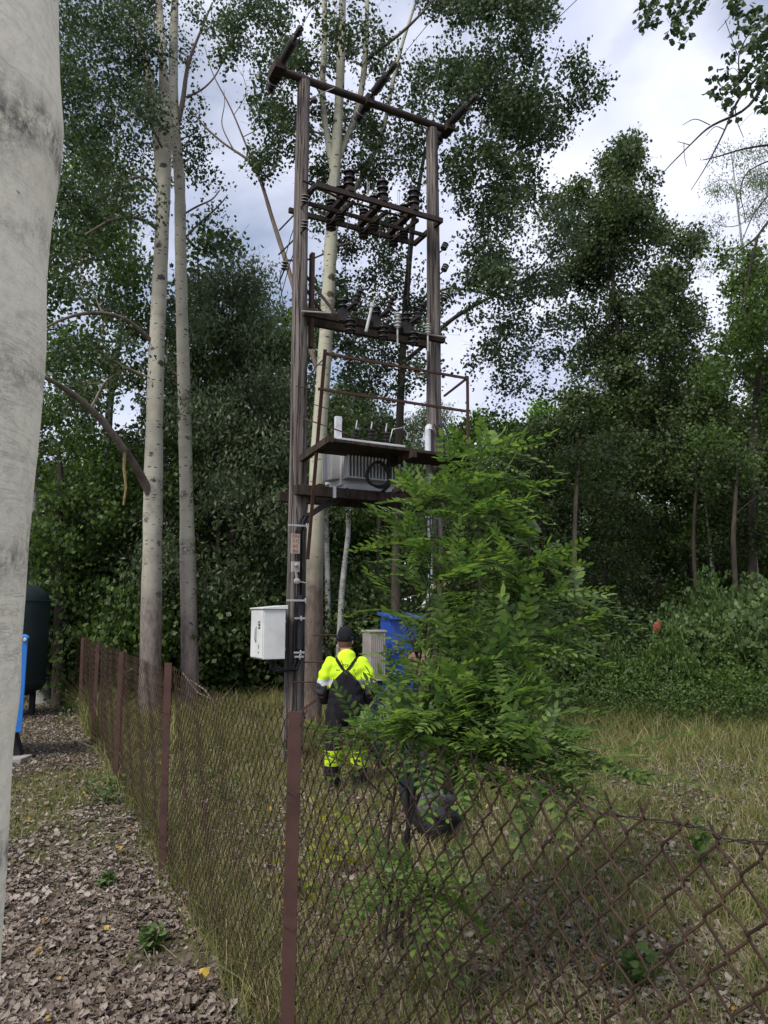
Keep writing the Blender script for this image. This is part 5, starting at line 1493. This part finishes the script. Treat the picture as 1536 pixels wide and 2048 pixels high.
    # collar
    mb = MB(); mb.lathe(W(-.002, .07, 1.37), (-.05, .2, 1), [(0, .082), (.03, .074), (.05, .068), (.05, .062), (0, .07)], 24); mb.build('collar', M['black_cloth'], root, True)
    # forearm sleeves
    for sx in (-1, 1):
        a = fat(arm(sx), .014)[2:]
        a[0] = (a[0][0] + Vector((0, 0, .05)), (.06, .062)); a[1] = (a[1][0], (.066, .064))
        sl = blob([a], .009, 3)
        obj('sleeve', sl, M['sleeve'], root)
    # bib overalls: legs + back panel + straps as one garment
    leg2 = [fat(l_, .026) for l_ in legs]
    for l_ in leg2: l_[-1] = (l_[-1][0], (.085, .085)); l_[-2] = (l_[-2][0], (.085, .085))
    pants = blob([fat(torso, .03)[:2]] + leg2, .01, 4)
    po = obj('bib_overalls', pants, [M['black_cloth'], M['hivis']], root)
    pants.polygons.foreach_set('material_index', [1 if .26 < (p_.center - base).z < .42 else 0 for p_ in pants.polygons])
    def keep(c, n):
        c = c - base; x, z_ = abs(c.x), c.z
        if abs(c.x) > .2: return False
        if z_ < 1.04: return True
        if z_ < 1.13: return x < .175 - (z_ - 1.04) * .45
        if z_ < 1.25: return x < .135 - (z_ - 1.13) * .95
        # straps: V from the middle of the back over the shoulders
        xc = .012 + (z_ - 1.235) * .72
        return abs(x - xc) < .018
    bib = shell(shirt, keep, .007)
    m = obj('bib_back', bib, M['black_cloth'], po); sm = m.modifiers.new('solid', 'SOLIDIFY'); sm.thickness = .004
    from mathutils.bvhtree import BVHTree
    bvh = BVHTree.FromPolygons([v.co.copy() for v in shirt.vertices], [tuple(p_.vertices) for p_ in shirt.polygons])
    for txt, sz, xx, zz in (('TCE', .036, -.005, 1.285), ('SERVIS', .016, -.085, 1.245), ('OY', .016, .09, 1.245)):
        cu = bpy.data.curves.new('lettering', 'FONT'); cu.body = txt; cu.size = sz; cu.extrude = .0015; cu.align_x = 'CENTER'
        o = bpy.data.objects.new('lettering', cu); sc.collection.objects.link(o)
        bpy.context.view_layer.update(); me = bpy.data.meshes.new_from_object(o.evaluated_get(bpy.context.evaluated_depsgraph_get())); bpy.data.objects.remove(o)
        for v in me.vertices:
            q = W(xx + v.co.x, -1, zz + v.co.y); hit = bvh.ray_cast(q, Vector((0, 1, 0)))
            q.y = (hit[0].y if hit[0] else base.y - .06) - .002 - v.co.z; v.co = q
        obj('lettering', me, M['ink'], so_)
    # cap
    cm = blob([[(W(-.02, .105, 1.585), (.088, .105)), (W(-.02, .115, 1.63), (.083, .1))]], .01, 3)
    cap = obj('cap', cm, M['black_cloth'], root)
    mb = MB(); vs = []
    c0 = W(-.045, .2, 1.585)
    for k in range(13):
        a = math.pi * k / 12; vs.append(c0 + Vector((.08 * math.cos(a), .085 * math.sin(a), -.012 * math.sin(a))))
    vs2 = [v + Z * .008 for v in vs]
    mb.add(vs + vs2, [tuple(range(13))[::-1], tuple(range(13, 26))] + [(i, (i + 1) % 13, 13 + (i + 1) % 13, 13 + i) for i in range(13)])
    mb.build('visor', M['black_cloth'], cap)
    mb = MB(); mb.lathe(W(-.02, .108, 1.572), Z, [(0, .087), (.002, .094), (.028, .094), (.03, .085)], 24); mb.build('cap_band', M['navy'], cap, True)
    # headset ear cup on the left
    mb = MB(); mb.lathe(W(-.1, .12, 1.545), (-1, 0, 0), [(0, .03), (.02, .034), (.03, .02)], 14); mb.build('ear_defender', M['black_rubber'], root, True)
    # boots
    for l_, f_ in zip(legs, feet):
        b_ = blob([[(f_[0][0] + Vector((0, -.03, .0)), (.052, .055)), (f_[1][0], (.052, .045))], [(l_[-1][0], (.055, .06)), (l_[-1][0] + Vector((0, -.01, -.05)), (.055, .06))]], .01, 3)
        obj('boot', b_, M['black_cloth'], root)
worker()

# ------------------------------------------------------------------ ground cover
def fence_side(x, y):
    return x - (1.09 - .48 * y)      # > 0 : inside the enclosure
def litter():
    rg = np.random.default_rng(501); N = 260000
    y = 3.0 + (rg.uniform(0, 1, N) ** 1.5) * 15; x = rg.uniform(-.62, .62, N) * y
    s = fence_side(x, y)
    lum = .5 + .5 * np.sin(x * 1.9 + 1.2 * np.sin(y * 1.3)) * np.cos(y * 1.1 + x * .7)
    left = s < 0
    # outside: a band of leaves beside the fence, thinner to the far left
    path = np.clip(1.15 + (-s - .1) * -.22, .25, 1) * np.clip(1.2 - .75 * (((x + 2.4) / .7) ** 2 < 1) * ((y > 5.5) & (y < 9)), .2, 1)
    prob = np.where(left, path, .16 + .34 * lum)
    bare = ((x + 1.05) / .32) ** 2 + ((y - 4.15) / .22) ** 2 < 1
    moss = ((x + 3.45) / .75) ** 2 + ((y - 7.2) / 1.7) ** 2 < 1
    prob = np.where(bare, .1, np.where(moss, .22, prob)) * np.clip(.55 + .9 * (.5 + .5 * np.sin(x * 4.3 + 2 * np.sin(y * 2.9)) * np.cos(y * 3.7 - x * 2.1)), 0, 1.2)
    m = rg.uniform(0, 1, N) < prob; x, y = x[m], y[m]; n = len(x)
    z = gz(x, y) + rg.uniform(.004, .035, n)
    pos = np.c_[x, y, z]
    yaw = rg.uniform(0, 6.283, n); tilt = rg.normal(size=n) * .38; roll = rg.normal(size=n) * .38
    d = np.c_[np.cos(yaw), np.sin(yaw), tilt]; d /= np.linalg.norm(d, axis=1, keepdims=True)
    upv = np.c_[rg.normal(size=(n, 2)) * .3, np.ones(n)]
    xx = np.cross(d, upv); xx /= np.linalg.norm(xx, axis=1, keepdims=True); zz = np.cross(xx, d)
    fr = np.stack([xx * rg.uniform(.4, 1.05, (n, 1)), d, zz], 1)
    size = .02 + .038 * rg.uniform(0, 1, n) ** 1.3
    curl = np.array([[0, 0, .12], [.32, .15, .0], [.48, .45, .16], [.28, .8, .02], [0, 1.02, .14], [-.28, .8, .0], [-.48, .45, .18], [-.32, .15, .02]])
    V = place(curl, pos, fr, size)
    V[:, 2] = np.maximum(V[:, 2], gz(V[:, 0], V[:, 1]) + .002)
    o = obj('leaf_litter', arr_mesh('leaf_litter', V, 8), M['litter']); tag(o, 'dry grey brown fallen leaves covering the ground', 'fallen leaves', kind='stuff')
    # fallen twigs
    k = 900; y = 3.1 + rg.uniform(0, 1, k) ** 1.4 * 9; x = rg.uniform(-.62, .6, k) * y; a = rg.uniform(0, 3.14, k); l_ = rg.uniform(.04, .22, k)
    tb = MB()
    for xi, yi, ai, li in zip(x, y, a, l_):
        z_ = float(gz(xi, yi)) + .03; dx, dy = math.cos(ai) * li, math.sin(ai) * li
        tb.tube([(xi - dx, yi - dy, z_), (xi + dy * .08, yi - dx * .08, z_ + .012), (xi + dx, yi + dy, z_ - .004)], [.003, .0026, .0014], 4, False)
    o = tb.build('fallen_twigs', M['limb'], None); tag(o, 'thin fallen twigs lying among the dry leaves', 'twigs', kind='stuff')
    # a few yellow ones
    k = 170; yy = 3.2 + rg.uniform(0, 1, k) ** 1.3 * 8; xx2 = rg.uniform(-.6, .6, k) * yy
    pos = np.c_[xx2, yy, gz(xx2, yy) + .035]
    d = np.c_[rg.normal(size=(k, 2)), rg.normal(size=k) * .2]
    V = place(curl, pos, frames(d, rg), rg.uniform(.035, .055, k))
    o = obj('yellow_leaves', arr_mesh('yellow_leaves', V, 8), M['litter_y']); tag(o, 'scattered yellow and orange fallen leaves', 'fallen leaves', kind='stuff')
litter()
def blades(x, y, h, wd, rg, lean=.35):
    n = len(x); yaw = rg.uniform(0, 6.283, n); l = rg.normal(size=(n, 2)) * lean * h[:, None]
    z0 = gz(x, y); bx = np.cos(yaw) * wd; by = np.sin(yaw) * wd
    p0 = np.c_[x - bx, y - by, z0]; p1 = np.c_[x + bx, y + by, z0]
    mx_ = np.c_[x + l[:, 0] * .35, y + l[:, 1] * .35, z0 + h * .6]
    m0 = mx_ - np.c_[bx, by, bx * 0] * .7; m1 = mx_ + np.c_[bx, by, bx * 0] * .7
    tip = np.c_[x + l[:, 0], y + l[:, 1], z0 + h]
    t0 = tip - np.c_[bx, by, bx * 0] * .08; t1 = tip + np.c_[bx, by, bx * 0] * .08
    V = np.stack([p0, p1, m1, t1, t0, m0], 1).reshape(-1, 3)
    b = np.arange(n)[:, None] * 6
    F = np.concatenate([b + np.array([0, 1, 2, 5]), b + np.array([5, 2, 3, 4])])
    return arr_mesh('grass', V, 4, F)
def grass():
    rg = np.random.default_rng(601)
    # tufts inside the enclosure
    T = 24000
    ty = 2.6 + rg.uniform(0, 1, T) ** 1.1 * 13; tx = rg.uniform(-.62, .64, T) * ty
    s = fence_side(tx, ty)
    cov = .55 + .45 * np.sin(tx * 1.3 + .8 * np.sin(ty * 1.7)) * np.cos(ty * .9 - tx * .5)
    pr = np.where(s > 0, .22 + .5 * cov, .10 + .35 * np.clip((-s - 1.6) / 1.2, 0, 1) * cov)
    pr = np.where((s > -.02) & (s < .35), .8, pr)
    moss = ((tx + 3.45) / .75) ** 2 + ((ty - 7.2) / 1.7) ** 2 < 1
    pr = np.where(moss, .95, pr)
    m = rg.uniform(0, 1, T) < pr; tx, ty, s = tx[m], ty[m], s[m]
    hb = np.where(s > 0, .07 + .06 * rg.uniform(0, 1, len(tx)), .045)
    hb = np.where((s > -.02) & (s < .35), .17 * rg.uniform(.5, 1.2, len(tx)), hb)
    far = np.clip((ty - 8.5) / 4, 0, 1); hb = hb * (1 + far * 1.7 * (s > 0))
    per = 13
    x = np.repeat(tx, per) + rg.normal(size=len(tx) * per) * .055; y = np.repeat(ty, per) + rg.normal(size=len(tx) * per) * .055
    h = np.repeat(hb, per) * rg.uniform(.45, 1.45, len(x))
    dry = rg.uniform(0, 1, len(x)) < .13
    for nm, msk, mat, lab in (('grass', ~dry, M['grass'], 'thin green and straw coloured grass inside the enclosure and along the fence'), ('dry_grass', dry, M['drygrass'], 'dead straw coloured grass stalks among the green grass')):
        me = blades(x[msk], y[msk], h[msk] * (1.15 if nm == 'dry_grass' else 1), np.full(msk.sum(), .0019) + .00025 * y[msk], rg, .45 if nm == 'grass' else .6)
        o = obj(nm, me, mat); tag(o, lab, 'grass', kind='stuff')
grass()
def weeds():
    """small broad-leaved plants"""
    rg = np.random.default_rng(701)
    spots = [(1230, 1655, 3.9, .09, .16, M['lf_mid'], 'low green plant with broad leaves just behind the fence top at the right'),
             (1110, 1975, 3.0, .10, .2, M['lf_mid'], 'small green seedling plant behind the near fence mesh at the bottom'),
             (1370, 1540, 5.6, .08, .35, M['lf_mid'], 'thin upright seedling in the middle of the right grass'),
             (690, 1960, 2.75, .16, .38, M['lf_light'], 'bright yellow green sprouting plant beside the nearest fence post'),
             (240, 1720, 5.2, .05, .08, M['lf_shrub'], 'small green weed in the leaf litter left of the fence'),
             (330, 1880, 4.2, .06, .13, M['lf_shrub'], 'taller green weed in the leaf litter near the bottom left'),
             (225, 1560, 7.2, .2, .26, M['lf_shrub'], 'green weed clump at the foot of the third fence post'),
             (690, 1560, 5.6, .28, .5, M['lf_yellow'], 'yellowing sapling behind the fence under the worker'),
             (630, 1620, 5.0, .25, .35, M['lf_yellow'], 'small yellowing weed beside the nearest fence post, halfway up'),
             (470, 1560, 7.4, .4, .4, M['lf_shrub'], 'low green weeds at the foot of the left wooden pole'),
             (150, 1365, 13.4, .35, .45, M['lf_shrub'], 'dark leafy plant at the end of the leaf strewn path')]
    for px, py, Y, r, h, mat, lab in spots:
        x = xat(px, Y); z0 = float(gz(x, Y)); root = empty('wild_plant', (x, Y, z0)); tag(root, lab, 'plant')
        mb = MB(); pos = []
        for k in range(7):
            a = rg.uniform(0, 6.283); e = np.array([x + r * math.cos(a) * rg.uniform(.3, 1), Y + r * math.sin(a) * rg.uniform(.3, 1), z0 + h * rg.uniform(.5, 1)])
            path = limb_path([x, Y, z0 - .02], e, rg, .08, 5, .08)
            mb.tube([Vector(p_) for p_ in path], list(np.linspace(.0035, .0012, 5)), 4, False)
            for q in path[1:]: pos.append(q + rg.normal(size=(3, 3)) * r * .16)
        pos = np.concatenate(pos)
        mb.build('stem', M['twig'], root)
        d = rg.normal(size=pos.shape); d[:, 2] = d[:, 2] * .4 - .1
        V = place(LEAF6 * np.array([.8, 1, 1]), pos, frames(d, rg), rg.uniform(.035, .07, len(pos)))
        obj('foliage', arr_mesh('foliage', V, 6), mat, root)
    # dead twigs along the fence
    for i, pts in enumerate([[(365, 1345, 6.2), (395, 1385, 6.0), (425, 1400, 5.9), (455, 1395, 5.8)], [(380, 1360, 6.0), (410, 1380, 5.9), (440, 1425, 5.8)]]):
        mb = MB(); mb.tube([P(*q) + Vector((0, 0, 0)) for q in pts], [.006, .005, .004, .002][:len(pts)], 6); o = mb.build('dead_twig', M['limb'], None)
        tag(o, ('longer pale dead twig caught on the fence mesh by the second post', 'shorter pale dead twig hanging on the fence mesh by the second post')[i], 'twig')
weeds()
